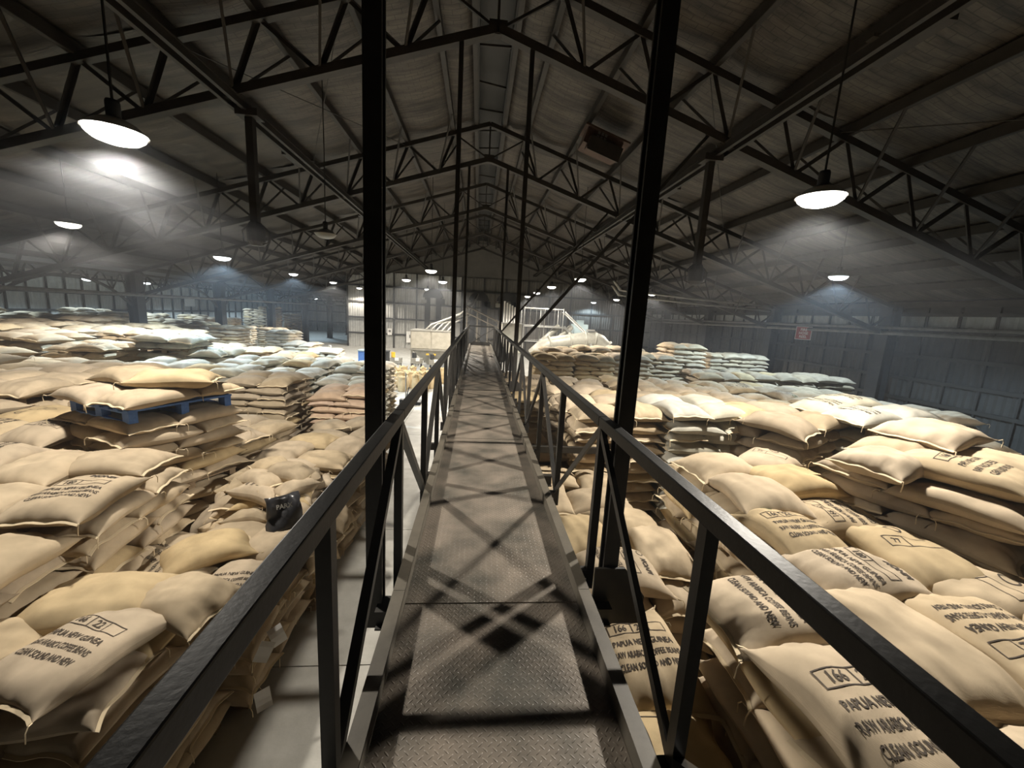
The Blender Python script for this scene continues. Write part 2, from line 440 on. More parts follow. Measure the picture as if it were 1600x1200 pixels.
w = tag(MB().add([(XA, YN, 0), (XR, YN, 0), (XR, YN, 6), (X0, YN, 13), (XL, YN, 6.4), (XA, YN, 5.9)], [(5, 4, 3, 2, 1, 0)]).build('wall_near', 'cladding'), kind='structure')

# ---- arched lattice girders between the left columns
n = 0
for ti, y in enumerate(TRUSS_Y):
    if y < 9 or y > 60: continue
    n += 1
    g = empty('arched_girder', (-20.6, y, 5.8), 'arched lattice girder between left-hand columns, %s bay from the camera' % ORD[n - 1].replace('nearest', 'first'), 'girder', 'arched girders along the left column row')
    x = -20.6
    MB().bar((x, y + .34, 5.75), (x, y + BAY - .34, 5.75), .1, .12).build('top_chord', 'truss_steel', g)
    N = 12; P = []
    for k in range(N + 1):
        tt = k / N; zz = 3.9 + 1.45 * (1 - abs(2 * tt - 1) ** 2.2); P.append((x, y + .34 + (BAY - .68) * tt, zz))
    mb = MB()
    for k in range(N): mb.bar(P[k], P[k + 1], .1, .12)
    mb.build('arched_chord', 'truss_steel', g)
    for k in range(N):
        a = P[k] if k % 2 == 0 else (x, P[k][1], 5.75); b = (x, P[k + 1][1], 5.75) if k % 2 == 0 else P[k + 1]
        MB().bar(a, b, .05, .05).build('web_bar', 'truss_steel', g)

# ================================================================== CATWALK
DZ = CAM_Z - 1.75
RT = CAM_Z - .67
DX0, DX1 = -.371, .689
RLX, RRX = -.504, .912
Y_END = 22.0
cw = empty('catwalk', (.16, 2.0, DZ), 'long dark steel catwalk with lattice handrails hung down the middle of the shed', 'catwalk')
js = [-1.08, 2.17, 5.42, 8.67, 11.92, 15.17, 18.42, Y_END]
for a, b in zip(js[:-1], js[1:]):
    MB().box(((DX0 + DX1) / 2, (a + b) / 2, DZ - .004), (DX1 - DX0 - .004, b - a - .012, .008)).build('deck_plate', 'tread', cw)
    for x, s in ((DX0, -1), (DX1, 1)):
        mb = MB(); mb.box((x + s * .006, (a + b) / 2, DZ - .06), (.012, b - a - .003, .30))
        mb.box((x + s * .035, (a + b) / 2, DZ + .085), (.07, b - a - .003, .012)); mb.box((x + s * .035, (a + b) / 2, DZ - .204), (.07, b - a - .003, .012))
        mb.build('toe_channel', 'toe_steel', cw)
PY = [-1.31 + 1.32 * k for k in range(0, 18)]
PY = [p for p in PY if p < Y_END - .2]
rj = [-1.1, 2.66, 7.25, 11.85, 16.45, Y_END]
for x in (RLX, RRX):
    for a, b in zip(rj[:-1], rj[1:]):
        o = MB().box((x, (a + b) / 2, RT - .0375), (.068, b - a - .006, .075)).build('handrail', 'rail_steel', cw)
        bv = o.modifiers.new('bevel', 'BEVEL'); bv.width = .006; bv.segments = 2
    for k, y in enumerate(PY):
        MB().bar((x, y, DZ - .25), (x, y, RT - .07), .055, .055, (1, 0, 0)).build('railing_post', 'black_steel', cw)
        MB().bar((x, y, DZ - .13), (DX0 if x < 0 else DX1, y, DZ - .13), .06, .06).build('post_bracket', 'black_steel', cw)
    for k in range(len(PY) - 1):
        hi, lo = (PY[k], PY[k + 1]) if k % 2 == 1 else (PY[k + 1], PY[k])
        MB().angle((x, hi, RT - .09), (x, lo, DZ - .10), .05, .009, (1, 0, 0) if x < 0 else (-1, 0, 0)).build('diagonal_brace', 'black_steel', cw)
for y in [.12 + 2.3 * k for k in range(0, 10)]:
    MB().ibeam((RLX - .1, y, DZ - .30), (RRX + .1, y, DZ - .30), .08, .14, .012).build('cross_beam', 'black_steel', cw)
MB().bar((-.75, 6.0, DZ - .33), (2.2, 6.0, DZ - .33), .07, .10).build('outrigger_beam', 'black_steel', cw)
for hy in (2.55, 10.45, 18.35):
    for x, s in ((-.635, -1), (1.015, 1)):
        MB().ibeam((x, hy, DZ - .45), (x, hy, zb(x)), .105, .105, .022, (0, 1, 0)).build('hanger_post', 'black_steel', cw)
        if s < 0: continue
        gw = .26
        g = MB().add([(x - s * .12, hy - .06, DZ - .42), (x + s * gw, hy - .06, DZ - .42), (x + s * gw, hy - .06, DZ - .2), (x + s * .1, hy - .06, DZ + .02), (x - s * .12, hy - .06, DZ + .02),
                      (x - s * .12, hy - .08, DZ - .42), (x + s * gw, hy - .08, DZ - .42), (x + s * gw, hy - .08, DZ - .2), (x + s * .1, hy - .08, DZ + .02), (x - s * .12, hy - .08, DZ + .02)],
                     [(0, 1, 2, 3, 4), (9, 8, 7, 6, 5), (0, 5, 6, 1), (1, 6, 7, 2), (2, 7, 8, 3), (3, 8, 9, 4), (4, 9, 5, 0)]).build('gusset_plate', 'black_steel', cw)
        for bx, bz in () if s < 0 else ((.0, -.12), (.16, -.16), (.18, -.34), (0, -.34)):
            MB().tube([(x + s * bx, hy - .08, DZ + bz), (x + s * bx, hy - .105, DZ + bz)], .014, 6).build('bolt', 'galv', g)
    MB().ibeam((-.71, hy, DZ - .36), (1.28, hy, DZ - .36), .1, .16, .014).build('hanger_cross_beam', 'black_steel', cw)
for hy, y2 in ((10.45, 10.45), (18.35, 18.35)):
    MB().bar((1.06, hy, DZ + .95), (5.6, y2, zb(5.6)), .075, .075).build('raking_strut', 'black_steel', cw)
# closed end of the walk
MB().box((.2, Y_END, RT - .0375), (RRX - RLX, .07, .075)).build('end_rail', 'rail_steel', cw)
MB().box((.16, Y_END, DZ + .10), (1.06, .012, .2)).build('end_kick_plate', 'black_steel', cw)
MB().bar((RLX, Y_END, DZ), (RRX, Y_END, RT - .1), .04, .04).build('end_brace', 'black_steel', cw)
MB().bar((RRX, Y_END, DZ), (RLX, Y_END, RT - .1), .03, .03).build('end_brace', 'black_steel', cw)
for x in (RLX, RRX): MB().bar((x, Y_END, DZ - .3), (x, Y_END, RT), .06, .06, (1, 0, 0)).build('railing_post', 'black_steel', cw)

# ================================================================== LAMPS
def lamp_meshes():
    refl = MB().lathe([(.05, .13), (.12, .125), (.20, .085), (.30, 0), (.306, -.012), (.296, -.006), (.20, .075), (.10, .11)], n=20).mesh('reflector', 'reflector', True)
    gear = MB().lathe([(0, .33), (.06, .33), (.07, .30), (.07, .15), (.05, .13), (0, .13)], n=14).mesh('gear_housing', 'column_steel', True)
    def lens(m): return MB().lathe([(.285, .004), (.27, -.05), (.21, -.10), (.11, -.13), (0, -.14)], n=20).mesh('lens', m, True)
    return refl, gear, {k: lens('lamp_' + k) for k in ('warm', 'cool', 'off')}
RM, GM, LM = lamp_meshes()
def lamp(x, y, z, kind, label, power=1.0, zr=None):
    t = empty('high_bay_lamp', (x, y, z), label, 'lamp', 'high-bay lamps under the roof')
    inst('reflector', RM, t, (x, y, z)); inst('gear_housing', GM, t, (x, y, z)); inst('lens', LM[kind], t, (x, y, z))
    top = (zr if zr else zt(x) + .1)
    MB().tube([(x, y, z + .32), (x + .01, y, (z + top) / 2), (x, y, top)], .014, 5).build('hanging_rod', 'black_steel', t)
    if kind != 'off':
        li = bpy.data.lights.new('lamp_light', 'SPOT'); li.energy = LAMP_W * power; li.spot_size = R_(146); li.spot_blend = .45
        li.shadow_soft_size = .12
        li.color = (1, .93, .82) if kind == 'warm' else (.62, .83, 1)
        # wide-spread reflector: more intensity sideways than straight down
        li.use_nodes = True; ln = li.node_tree; em = ln.nodes['Emission']
        tcn = ln.nodes.new('ShaderNodeTexCoord'); sx = ln.nodes.new('ShaderNodeSeparateXYZ'); ab = ln.nodes.new('ShaderNodeMath'); ab.operation = 'ABSOLUTE'
        mxn = ln.nodes.new('ShaderNodeMath'); mxn.operation = 'MAXIMUM'; mxn.inputs[1].default_value = .36
        pw = ln.nodes.new('ShaderNodeMath'); pw.operation = 'POWER'; pw.inputs[1].default_value = -1.7
        ln.links.new(tcn.outputs['Normal'], sx.inputs[0]); ln.links.new(sx.outputs[2], ab.inputs[0]); ln.links.new(ab.outputs[0], mxn.inputs[0])
        ln.links.new(mxn.outputs[0], pw.inputs[0]); ln.links.new(pw.outputs[0], em.inputs['Strength'])
        lo = bpy.data.objects.new('lamp_light', li); COL.objects.link(lo); lo.location = (x, y, z - .28); put(lo, t)
lamp(-4.3, 5.44, 6.45, 'warm', 'big glaring high-bay lamp nearest the camera on the left, in smoke', .54)
lamp(4.65, 5.49, 6.45, 'warm', 'big glaring high-bay lamp nearest the camera on the right', .70)
lamp(-4.47, 12.4, 6.6, 'off', 'unlit high-bay lamp hanging dark beside the left hanger post')
lamp(-12.6, 13.9, 6.6, 'warm', 'glaring lamp in smoke below the nearest left lamp', .45)
lamp(-10.1, 17.1, 6.2, 'cool', 'bluish lamp above the pale stacks, right of the smoke cloud', 1.0)
lamp(-13.1, 30.1, 6.6, 'cool', 'lamp right of the bluish lamp in the left outer row', .8)
lamp(-13.1, 37.9, 6.6, 'warm', 'second lamp right of the bluish one in the left outer row', .9)
lamp(-13.2, 46.2, 6.6, 'warm', 'last small lamp of the left outer row by the hanger post', .4)
lamp(-5.06, 28.8, 6.6, 'warm', 'lamp just right of the left hanger post over the hopper', .5)
lamp(-2.49, 21.2, 6.6, 'warm', 'highest lamp left of the far end of the catwalk', 1.0)
lamp(-2.53, 28.4, 6.6, 'warm', 'lamp tight beside the thin far hanger post on the left', .9)
lamp(-5.0, 40.0, 6.6, 'warm', 'lamp low before the far wall above the hopper', .5)
lamp(5.0, 42.0, 6.6, 'warm', 'leftmost lamp of the far row right of the catwalk', .5)
lamp(4.9, 34.5, 6.6, 'warm', 'middle lamp of the three in the far row right of the catwalk', .5)
lamp(4.77, 26.8, 6.6, 'warm', 'largest lamp of the far row right of the catwalk', .45)
lamp(5.1, 20.5, 6.6, 'warm', 'lamp crossed by the dark raking strut on the right', .8)
lamp(13.4, 46.6, 6.6, 'cool', 'bluish farthest lamp of the right outer row', .2)
lamp(12.97, 37.5, 6.6, 'warm', 'lamp left of the right hanger post in the right outer row', .5)
lamp(11.98, 27.4, 6.6, 'warm', 'lamp just right of the right hanger post', .7)
lamp(12.73, 13.6, 6.6, 'cool', 'small sparkling lamp far right above the wall pipes', .8)

for k, (x, y, z) in enumerate(((-26, 22, 5.5), (-26, 29.5, 5.4), (-26, 34.3, 5.5), (-26, 43, 5.5), (-26, 53, 5.4), (-24, 62, 5.4))):
    lamp(x, y, z, 'cool', 'tiny lamp in the left annex behind the columns, %s from the camera' % ORD[k].replace('nearest', 'first'), .35, 5.95)

# ---- haze and drifting smoke
def volume(name, lo, hi, dens, smoke=False, label=None):
    c = [(a + b) / 2 for a, b in zip(lo, hi)]; d = [b - a for a, b in zip(lo, hi)]
    m = bpy.data.materials.new(name); m.use_nodes = True; nt = m.node_tree; n = nt.nodes; l = nt.links
    n.remove(n['Principled BSDF'])
    s = n.new('ShaderNodeVolumeScatter'); s.inputs['Color'].default_value = (.86, .90, .97, 1); s.inputs['Anisotropy'].default_value = .15
    s.inputs['Density'].default_value = dens
    l.new(s.outputs[0], n['Material Output'].inputs['Volume'])
    if smoke:
        tc = n.new('ShaderNodeTexCoord')
        mp = n.new('ShaderNodeMapping'); mp.inputs['Scale'].default_value = (.28, .22, .75); l.new(tc.outputs['Object'], mp.inputs[0])
        t = n.new('ShaderNodeTexNoise'); t.inputs['Scale'].default_value = 1.6; t.inputs['Detail'].default_value = 5; t.inputs['Distortion'].default_value = .6
        l.new(mp.outputs[0], t.inputs['Vector'])
        r = n.new('ShaderNodeMapRange'); r.inputs[1].default_value = .47; r.inputs[2].default_value = .68; r.inputs[3].default_value = 0; r.inputs[4].default_value = dens
        l.new(t.outputs['Fac'], r.inputs[0])
        # thin out towards the edges of the cloud
        g = n.new('ShaderNodeTexGradient'); g.gradient_type = 'SPHERICAL'
        mg = n.new('ShaderNodeMapping'); mg.inputs['Scale'].default_value = (2 / d[0], 2 / d[1], 2 / d[2]); l.new(tc.outputs['Object'], mg.inputs[0]); l.new(mg.outputs[0], g.inputs[0])
        r2 = n.new('ShaderNodeMapRange'); r2.inputs[1].default_value = 0; r2.inputs[2].default_value = .4; l.new(g.outputs['Fac'], r2.inputs[0])
        mu = n.new('ShaderNodeMath'); mu.operation = 'MULTIPLY'; l.new(r.outputs[0], mu.inputs[0]); l.new(r2.outputs[0], mu.inputs[1])
        l.new(mu.outputs[0], s.inputs['Density'])
    o = MB().box((0, 0, 0), d).build(name, m); o.location = c
    o['kind'] = 'stuff'; o['label'] = label; o['category'] = 'haze'
    return o
if HAZE: volume('dust_haze', (-20, 1.2, 3.0), (20, 60, 8.6), HAZE, False, 'thin grey dust haze glowing under the lamps of the whole shed')
if SMOKE: volume('smoke_cloud', (-15, 2.4, 4.6), (-1.0, 17, 9.2), SMOKE, True, 'drifting grey smoke cloud around the nearest left lamps')
# ================================================================== SACKS
SL, SW, ST, PITCH_Z = .92, .60, .208, .176
TAN = (.51, .41, .285); YEL = (.52, .40, .235); PAL = (.55, .49, .39); BLU_LIT = (.50, .475, .395); GRY = (.40, .325, .23); ROSE = (.50, .37, .27)  # the cooler pale tint has bluish lamp light put into the sack colour

def sack_height(u, v, puffy):
    a, b = (3.2, 3.0) if puffy else (5.0, 4.0)
    pu = np.clip(1 - np.abs(u) ** a, 0, 1); pv = np.clip(1 - np.abs(v) ** b, 0, 1)
    return pu ** .56 * pv ** .48
class Sack:
    def __init__(s, seed, puffy, bend):
        r = random.Random(seed); s.puffy = puffy; s.bend = bend
        s.ph = [r.uniform(0, 6.28) for _ in range(10)]; s.droop = [r.uniform(-.012, .03) for _ in range(4)]
        s.T = ST * (1.24 if puffy else 1.0)
    def xy(s, u, v):
        x = SL / 2 * (u - .03 * u ** 3 * (1 - v * v)); y = SW / 2 * v * (1 + .05 * (1 - u * u))
        x = x + .034 * np.sign(u) * np.abs(u) ** 6 * np.abs(v) ** 5; y = y + .024 * np.sign(v) * np.abs(u) ** 8 * np.abs(v) ** 4
        x = x + .010 * np.sin(5 * v + s.ph[0]) * u; y = y + .012 * np.sin(4 * u + s.ph[1]) * v
        return x, y
    def mid(s, u, v):
        d = s.droop
        c = (d[0] * (u > 0) * (v > 0) + d[1] * (u > 0) * (v <= 0) + d[2] * (u <= 0) * (v > 0) + d[3] * (u <= 0) * (v <= 0))
        return s.T * .46 - s.bend * np.abs(u) ** 2.2 - c * np.abs(u * v) ** 1.5 + .008 * np.sin(4 * v + s.ph[2] + 3 * u)
    def top(s, u, v):
        h = sack_height(u, v, s.puffy)
        lump = 1 + .06 * np.sin(5.2 * u + s.ph[3]) * np.sin(3.1 * v + s.ph[4]) + .035 * np.sin(9 * u + 4 * v + s.ph[5]) + .03 * np.sin(12 * v - 5 * u + s.ph[6])
        cre = -.010 * np.abs(u) ** 3 * (np.cos(17 * v + s.ph[7]) + .3 * np.cos(25 * v + s.ph[8]))
        return s.mid(u, v) + s.T * .56 * h * lump + cre * np.clip(h * 3, 0, 1)
    def bot(s, u, v):
        h = sack_height(u, v, False)
        return s.mid(u, v) - (s.T * .46 - s.bend * np.abs(u) ** 2.2 * .4) * h
    def grid(s, nu, nv):
        # denser samples near the edges, where the sack turns over
        u = np.sin(np.linspace(-1, 1, nu + 1) * math.pi / 2 * .93) / math.sin(math.pi / 2 * .93)
        v = np.sin(np.linspace(-1, 1, nv + 1) * math.pi / 2 * .93) / math.sin(math.pi / 2 * .93)
        U, V = np.meshgrid(u, v, indexing='ij'); X, Y = s.xy(U, V)
        P = np.concatenate([np.stack([X, Y, s.top(U, V)], -1).reshape(-1, 3), np.stack([X, Y, s.bot(U, V)], -1).reshape(-1, 3)])
        n = (nu + 1) * (nv + 1)
        i, j = np.meshgrid(np.arange(nu), np.arange(nv), indexing='ij'); a = (i * (nv + 1) + j).ravel()
        q = np.stack([a, a + nv + 1, a + nv + 2, a + 1], -1)
        return P, np.concatenate([q, q[:, ::-1] + n])
    def mesh_top(s, u, v, nu=34, nv=24):
        # height of the faceted top surface itself, so that print lies on it
        k = math.pi / 2 * .93; q = math.sin(k)
        gu = np.sin(np.linspace(-1, 1, nu + 1) * k) / q; gv = np.sin(np.linspace(-1, 1, nv + 1) * k) / q
        U, V = np.meshgrid(gu, gv, indexing='ij'); Z = s.top(U, V)
        i = np.clip(np.searchsorted(gu, u) - 1, 0, nu - 1); j = np.clip(np.searchsorted(gv, v) - 1, 0, nv - 1)
        a = (u - gu[i]) / (gu[i + 1] - gu[i]); c = (v - gv[j]) / (gv[j + 1] - gv[j])
        return Z[i, j] * (1 - a) * (1 - c) + Z[i + 1, j] * a * (1 - c) + Z[i, j + 1] * (1 - a) * c + Z[i + 1, j + 1] * a * c
    def mesh(s, nu, nv):
        P, F = s.grid(nu, nv)
        me = bpy.data.meshes.new('coffee_sack'); me.from_pydata(P.tolist(), [], F.tolist()); me.materials.append(M['sack'])
        me.polygons.foreach_set('use_smooth', [True] * len(me.polygons)); me.update(); return me
    def seam(s):
        # stitched end hems with a twine tail, pale thread
        v = np.linspace(-1, 1, 15); out = []
        for e in (-1, 1):
            mb = MB()
            u = np.full_like(v, e * 1.0); x, y = s.xy(u, v); z = s.mid(u, v)
            wob = .006 * np.sin(9 * v + s.ph[9])
            for k in range(14):
                a = (x[k], y[k], z[k] + wob[k]); b = (x[k + 1], y[k + 1], z[k + 1] + wob[k + 1])
                ao = (x[k] + e * .024, y[k], z[k] + wob[k] - .007); bo = (x[k + 1] + e * .024, y[k + 1], z[k + 1] + wob[k + 1] - .007)
                up = Vector((0, 0, .006))
                P = [Vector(a) + up, Vector(ao) + up * .5, Vector(bo) + up * .5, Vector(b) + up, Vector(a) - up, Vector(ao) - up * .5, Vector(bo) - up * .5, Vector(b) - up]
                mb.add(P, [(0, 1, 2, 3) if e > 0 else (3, 2, 1, 0), (7, 6, 5, 4) if e > 0 else (4, 5, 6, 7), (1, 5, 6, 2)])
            k = 14 if s.ph[0] > 3 else 0
            p = Vector((x[k], y[k], z[k])); sg = 1 if k else -1
            mb.tube([p, p + Vector((e * .03, sg * .02, .012)), p + Vector((e * .05, sg * .025, -.02)), p + Vector((e * .052, sg * .02, -.09))], .0045, 4)
            out.append(mb.mesh('stitched_hem', 'thread'))
        return out

VAR = {('top', i): Sack(11 + i, True, (.012, .03, .0, .05)[i]) for i in range(4)}
VAR.update({('lay', i): Sack(41 + i, False, (.0, .01, .02, .0, .008)[i]) for i in range(5)})
HI = {k: s.mesh(34, 24) for k, s in VAR.items()}
MIDM = {k: s.mesh(16, 12) for k, s in VAR.items()}
SEAM = {k: s.seam() for k, s in VAR.items()}
LOWG = {k: s.grid(10, 8) for k, s in VAR.items()}
FARG = {k: s.grid(6, 4) for k, s in VAR.items()}

# ---- printed lettering, laid on the curved top of each sack
def text_mesh(body, size, sx=.72, bold=.0, align='CENTER'):
    c = bpy.data.curves.new('t', 'FONT'); c.body = body; c.size = size; c.align_x = align; c.align_y = 'CENTER'
    c.resolution_u = 2; c.offset = bold
    o = bpy.data.objects.new('t', c); COL.objects.link(o)
    bpy.context.view_layer.update()
    me = bpy.data.meshes.new_from_object(o.evaluated_get(bpy.context.evaluated_depsgraph_get()))
    v = np.zeros(len(me.vertices) * 3); me.vertices.foreach_get('co', v); v = v.reshape(-1, 3)[:, :2].copy(); v[:, 0] *= sx
    f = [tuple(p.vertices) for p in me.polygons]
    bpy.data.objects.remove(o); bpy.data.curves.remove(c); bpy.data.meshes.remove(me)
    return v, f
def rect_lines(x0, x1, y0, y1, w=.006, split=()):
    vs, fs = [], []
    def quad(a, b, c, d, n=20):
        o = len(vs)
        for k in range(n + 1):
            t = k / n
            vs.append((a[0] + (b[0] - a[0]) * t, a[1] + (b[1] - a[1]) * t)); vs.append((d[0] + (c[0] - d[0]) * t, d[1] + (c[1] - d[1]) * t))
        for k in range(n): fs.append((o + 2 * k, o + 2 * k + 2, o + 2 * k + 3, o + 2 * k + 1))
    quad((x0, y0), (x1, y0), (x1, y0 + w), (x0, y0 + w)); quad((x0, y1 - w), (x1, y1 - w), (x1, y1), (x0, y1))
    for x in (x0, *split, x1): quad((x - w / 2, y0), (x - w / 2, y1), (x + w / 2, y1), (x + w / 2, y0), 10)
    return np.array(vs), fs
def ring(cx, cy, r, w, n=28, a0=0, a1=6.2832, ex=1):
    vs, fs = [], []
    for k in range(n + 1):
        a = a0 + (a1 - a0) * k / n
        for q in (r, r - w): vs.append((cx + ex * q * math.cos(a), cy + q * math.sin(a)))
    for k in range(n): fs.append((2 * k, 2 * k + 1, 2 * k + 3, 2 * k + 2))
    return np.array(vs), fs
def shift(t, dx, dy): return t[0] + np.array([dx, dy]), t[1]
TX = {'l1': text_mesh('PAPUA NEW GUINEA', .062, .66, .0016), 'l2': text_mesh('RAW ARABICA COFFEE BEANS', .062, .50, .0014),
      'l3': text_mesh('CLEAN SOUND AND NEW', .060, .56, .0016), 'n1': text_mesh('166', .075, .8, .0015), 'n2': text_mesh('22', .075, .8, .0015),
      'n3': text_mesh('180', .07, .8, .0015), 'n4': text_mesh('77', .07, .8, .0015), 'br': text_mesh('MONPI', .070, .8, .004)}
# lettering coordinates: x to the reader's right, y up the sack
def print_set(kind):
    P = []
    if kind in ('full', 'ring'):
        P += [('ink', shift(TX['l1'], 0, -.02)), ('ink', shift(TX['l2'], 0, -.105)), ('ink', shift(TX['l3'], .0, -.185))]
        P += [('ink', rect_lines(-.19, .19, .055, .145, .006, (-.03, .08))), ('ink', shift(TX['n1'], -.11, .10)), ('ink', shift(TX['n2'], .025, .10))]
    if kind == 'ring':
        P += [('green_ink', ring(-.05, .26, .062, .014)), ('green_ink', ring(-.05, .26, .038, .016, 16, .5, 4.6))]
    if kind == 'brand':
        P += [('ink', shift(TX['l1'], 0, -.03)), ('ink', shift(TX['l2'], 0, -.105)), ('ink', shift(TX['l3'], .0, -.175))]
        P += [('ink', rect_lines(-.17, .17, .045, .135, .006, (-.02,))), ('ink', shift(TX['n3'], -.09, .09))]
        P += [('ink', shift(TX['br'], .06, .235)), ('ink', ring(-.10, .24, .034, .009, 18))]
    if kind == 'lines':
        P += [('ink', shift(TX['l1'], 0, -.02)), ('ink', shift(TX['l2'], 0, -.11)), ('ink', shift(TX['l3'], .0, -.20))]
    if kind == 'box':
        P += [('ink', rect_lines(-.17, .17, -.05, .07, .006, (-.04,))), ('ink', shift(TX['n4'], -.105, .01)), ('ink', ring(.0, .2, .055, .013, 20))]
    return P
PRINT = {}
def print_mesh(var, kind, part):
    if (var, kind, part) in PRINT: return PRINT[var, kind, part]
    s = VAR[var]; V = []; F = []; MI = []; slots = ['ink', 'green_ink']
    # numeric inverse of xy -> uv on a table
    ps = print_set(kind); nl = 0
    for m_, (v, f) in ps:
        yc = v[:, 1].mean()
        if yc > .19: pt = 'printed_emblem'
        elif yc > .0: pt = 'printed_code_box'
        else: nl += 1; pt = 'printed_line' + ('' if nl == 1 else ':%d' % nl)
        if pt != part: continue
        o = len(V)
        lx, ly = v[:, 1] * 1.14, -v[:, 0] * 1.14          # y up the sack = local +x ; reader's right = local -y
        u = lx / (SL / 2); w = ly / (SW / 2)
        for _ in range(4):
            X, Y = s.xy(u, w); u = u - (X - lx) / (SL / 2); w = w - (Y - ly) / (SW / 2)
        z = s.mesh_top(u, w) + .0032
        V += list(zip(lx, ly, z)); F += [tuple(i + o for i in q) for q in f]; MI += [slots.index(m_)] * len(f)
    if not V: PRINT[var, kind, part] = None; return None
    me = bpy.data.meshes.new(part.split(':')[0]); me.from_pydata(V, [], F)
    for k in slots: me.materials.append(M[k])
    me.polygons.foreach_set('material_index', MI); me.update()
    PRINT[var, kind, part] = me
    return me

# ---- layout
SACKS = []; STACKS = []; PALLETS = []
rs = random.Random(21)
def tint_of(base, r, amt=.10):
    k = 1 + r.uniform(-amt, amt); h = r.uniform(-.06, .06)
    return (min(base[0] * k * (1 + h * .3), .9), base[1] * k, base[2] * k * (1 - h))
def stack(desc, cx, cy, yaw, s, top=None, pallets=(), jit=1.0, tint=TAN, lod=0, S=None, printed=.35, zmin=0.0, floor_pallet=False, topn=None):
    """one palletised pile of sacks; s = depth of its crown below the camera"""
    sid = len(STACKS); STACKS.append(dict(desc=desc, c=(cx, cy))); r = random.Random(1000 + sid)
    z = CAM_Z - s; ya = R_(yaw); ca, sa = math.cos(ya), math.sin(ya)
    q = S or (SL + SW)
    z -= VAR['top', 0].T; lay = 0; par = r.random() < .5
    base0 = zmin + (.15 if floor_pallet else .0)
    def put_sack(x, y, z, rot, key, letter, tn, ls=1, ws=1, tilt=(0, 0)):
        SACKS.append(dict(st=sid, lay=lay, key=key, p=(x, y, z), rot=rot, sc=(ls, ws, 1), tilt=tilt, letter=letter, tint=tn, lod=lod))
    while z > base0 - .12:
        if lay == 0 and top:
            for t in top:
                x, y, rot, ls, ws, letter, tn, dz = t[:8]
                put_sack(x, y, z + dz, R_(rot), ('top', r.randrange(4)), letter, tint_of(tn or tint, r, .05), ls, ws, t[8] if len(t) > 8 else (r.uniform(-.03, .03), r.uniform(-.03, .03)))
        else:
            par = not par
            P = [(-q / 2 + SL / 2, -q / 2 + SW / 2, 0), (q / 2 - SW / 2, -q / 2 + SL / 2, 90), (q / 2 - SL / 2, q / 2 - SW / 2, 180), (-q / 2 + SW / 2, q / 2 - SL / 2, 270)]
            n = 0
            for (dx, dy, rt) in P:
                if par: dx = -dx; rt = 180 - rt
                if lay == 0 and topn is not None and n >= topn: break
                n += 1
                dx += r.uniform(-.025, .025) * jit; dy += r.uniform(-.025, .025) * jit
                # a corner sack sometimes hangs out a little
                k = 1 + (r.random() < .3) * r.uniform(.0, .07) * jit
                x = cx + ca * dx * k - sa * dy * k; y = cy + sa * dx * k + ca * dy * k
                tp = lay == 0
                letter = None
                if tp and r.random() < printed: letter = r.choice(['full', 'brand', 'lines', 'box', 'ring'])
                rot = ya + R_(rt + r.choice((0, 180)) + r.uniform(-4, 4) * jit)
                if jit > 2: rot += R_(r.uniform(-25, 25))
                put_sack(x, y, z + r.uniform(-.01, .01) + tp * r.uniform(-.02, .045), rot, ('top', r.randrange(4)) if tp else ('lay', r.randrange(5)), letter,
                         tint_of(YEL if r.random() < .06 else tint, r), r.uniform(.97, 1.05), r.uniform(.97, 1.06) * (1.07 if tp else 1),
                         (r.uniform(-.04, .04) * jit * (1.6 if tp else 1), r.uniform(-.035, .035) * jit * (1.6 if tp else 1)))
        if lay in pallets:
            bl = pallets[lay] == 'blue'; PALLETS.append((sid, cx, cy, z - (.185 if bl else .145), ya, pallets[lay], lay)); z -= .19 if bl else .15
        lay += 1
        z -= PITCH_Z
    if floor_pallet: PALLETS.append((sid, cx, cy, zmin, ya, 'wood', 'floor'))

# left of the catwalk ------------------------------------------------
stack('on nearest left stack', -3.3, 3.2, 0, 2.62, jit=1, floor_pallet=True, S=1.45, top=[
    (-2.98, 2.95, 74, .98, 1.1, 'full', TAN, 0), (-2.66, 3.55, -15, .85, .95, None, TAN, -.03), (-3.3, 3.42, 6, 1.04, 1.12, None, YEL, .04),
    (-3.72, 2.92, 14, .95, 1.0, None, TAN, .0)])
stack('on stack cut by left edge', -4.5, 3.0, 4, 2.2, floor_pallet=True, printed=0)
stack('on low stack by left handrail', -3.12, 4.72, 0, 2.95, floor_pallet=True, top=[
    (-2.55, 4.2, 92, .9, 1.0, 'lines', TAN, -.02), (-2.52, 5.0, 85, .9, 1.0, None, TAN, -.01), (-3.05, 5.15, 0, 1.0, 1.0, None, TAN, -.03),
    (-3.66, 4.75, 62, 1.0, .95, 'lines', GRY, -.05), (-3.3, 4.3, 8, .9, .9, 'lines', GRY, -.04), (-3.12, 4.62, 38, .95, 1.02, None, YEL, .12)])
stack('on big stack below blue pallet', -4.5, 4.55, 6, 1.98, floor_pallet=True, top=[
    (-4.05, 4.18, 98, 1.04, 1.12, 'brand', TAN, 0), (-4.42, 5.12, 4, 1.0, 1.1, None, TAN, .01), (-5.02, 4.88, 98, 1.05, 1.1, None, TAN, .02), (-4.78, 4.1, 8, .9, 1.0, None, TAN, -.02)])
stack('on stack left of big stack', -6.15, 4.6, 3, 1.95, floor_pallet=True, printed=.5)
stack('on blue pallet stack', -4.85, 6.35, -25, 1.08, pallets={1: 'blue', 7: 'wood'}, floor_pallet=True, top=[
    (-5.15, 6.4, 153, 1.05, 1.05, None, GRY, 0), (-4.42, 6.2, 20, 1.05, 1.05, None, YEL, .01)], tint=TAN)
stack('on printed stack behind big stack', -6.35, 6.3, -8, 1.85, printed=1.0)
heap = []
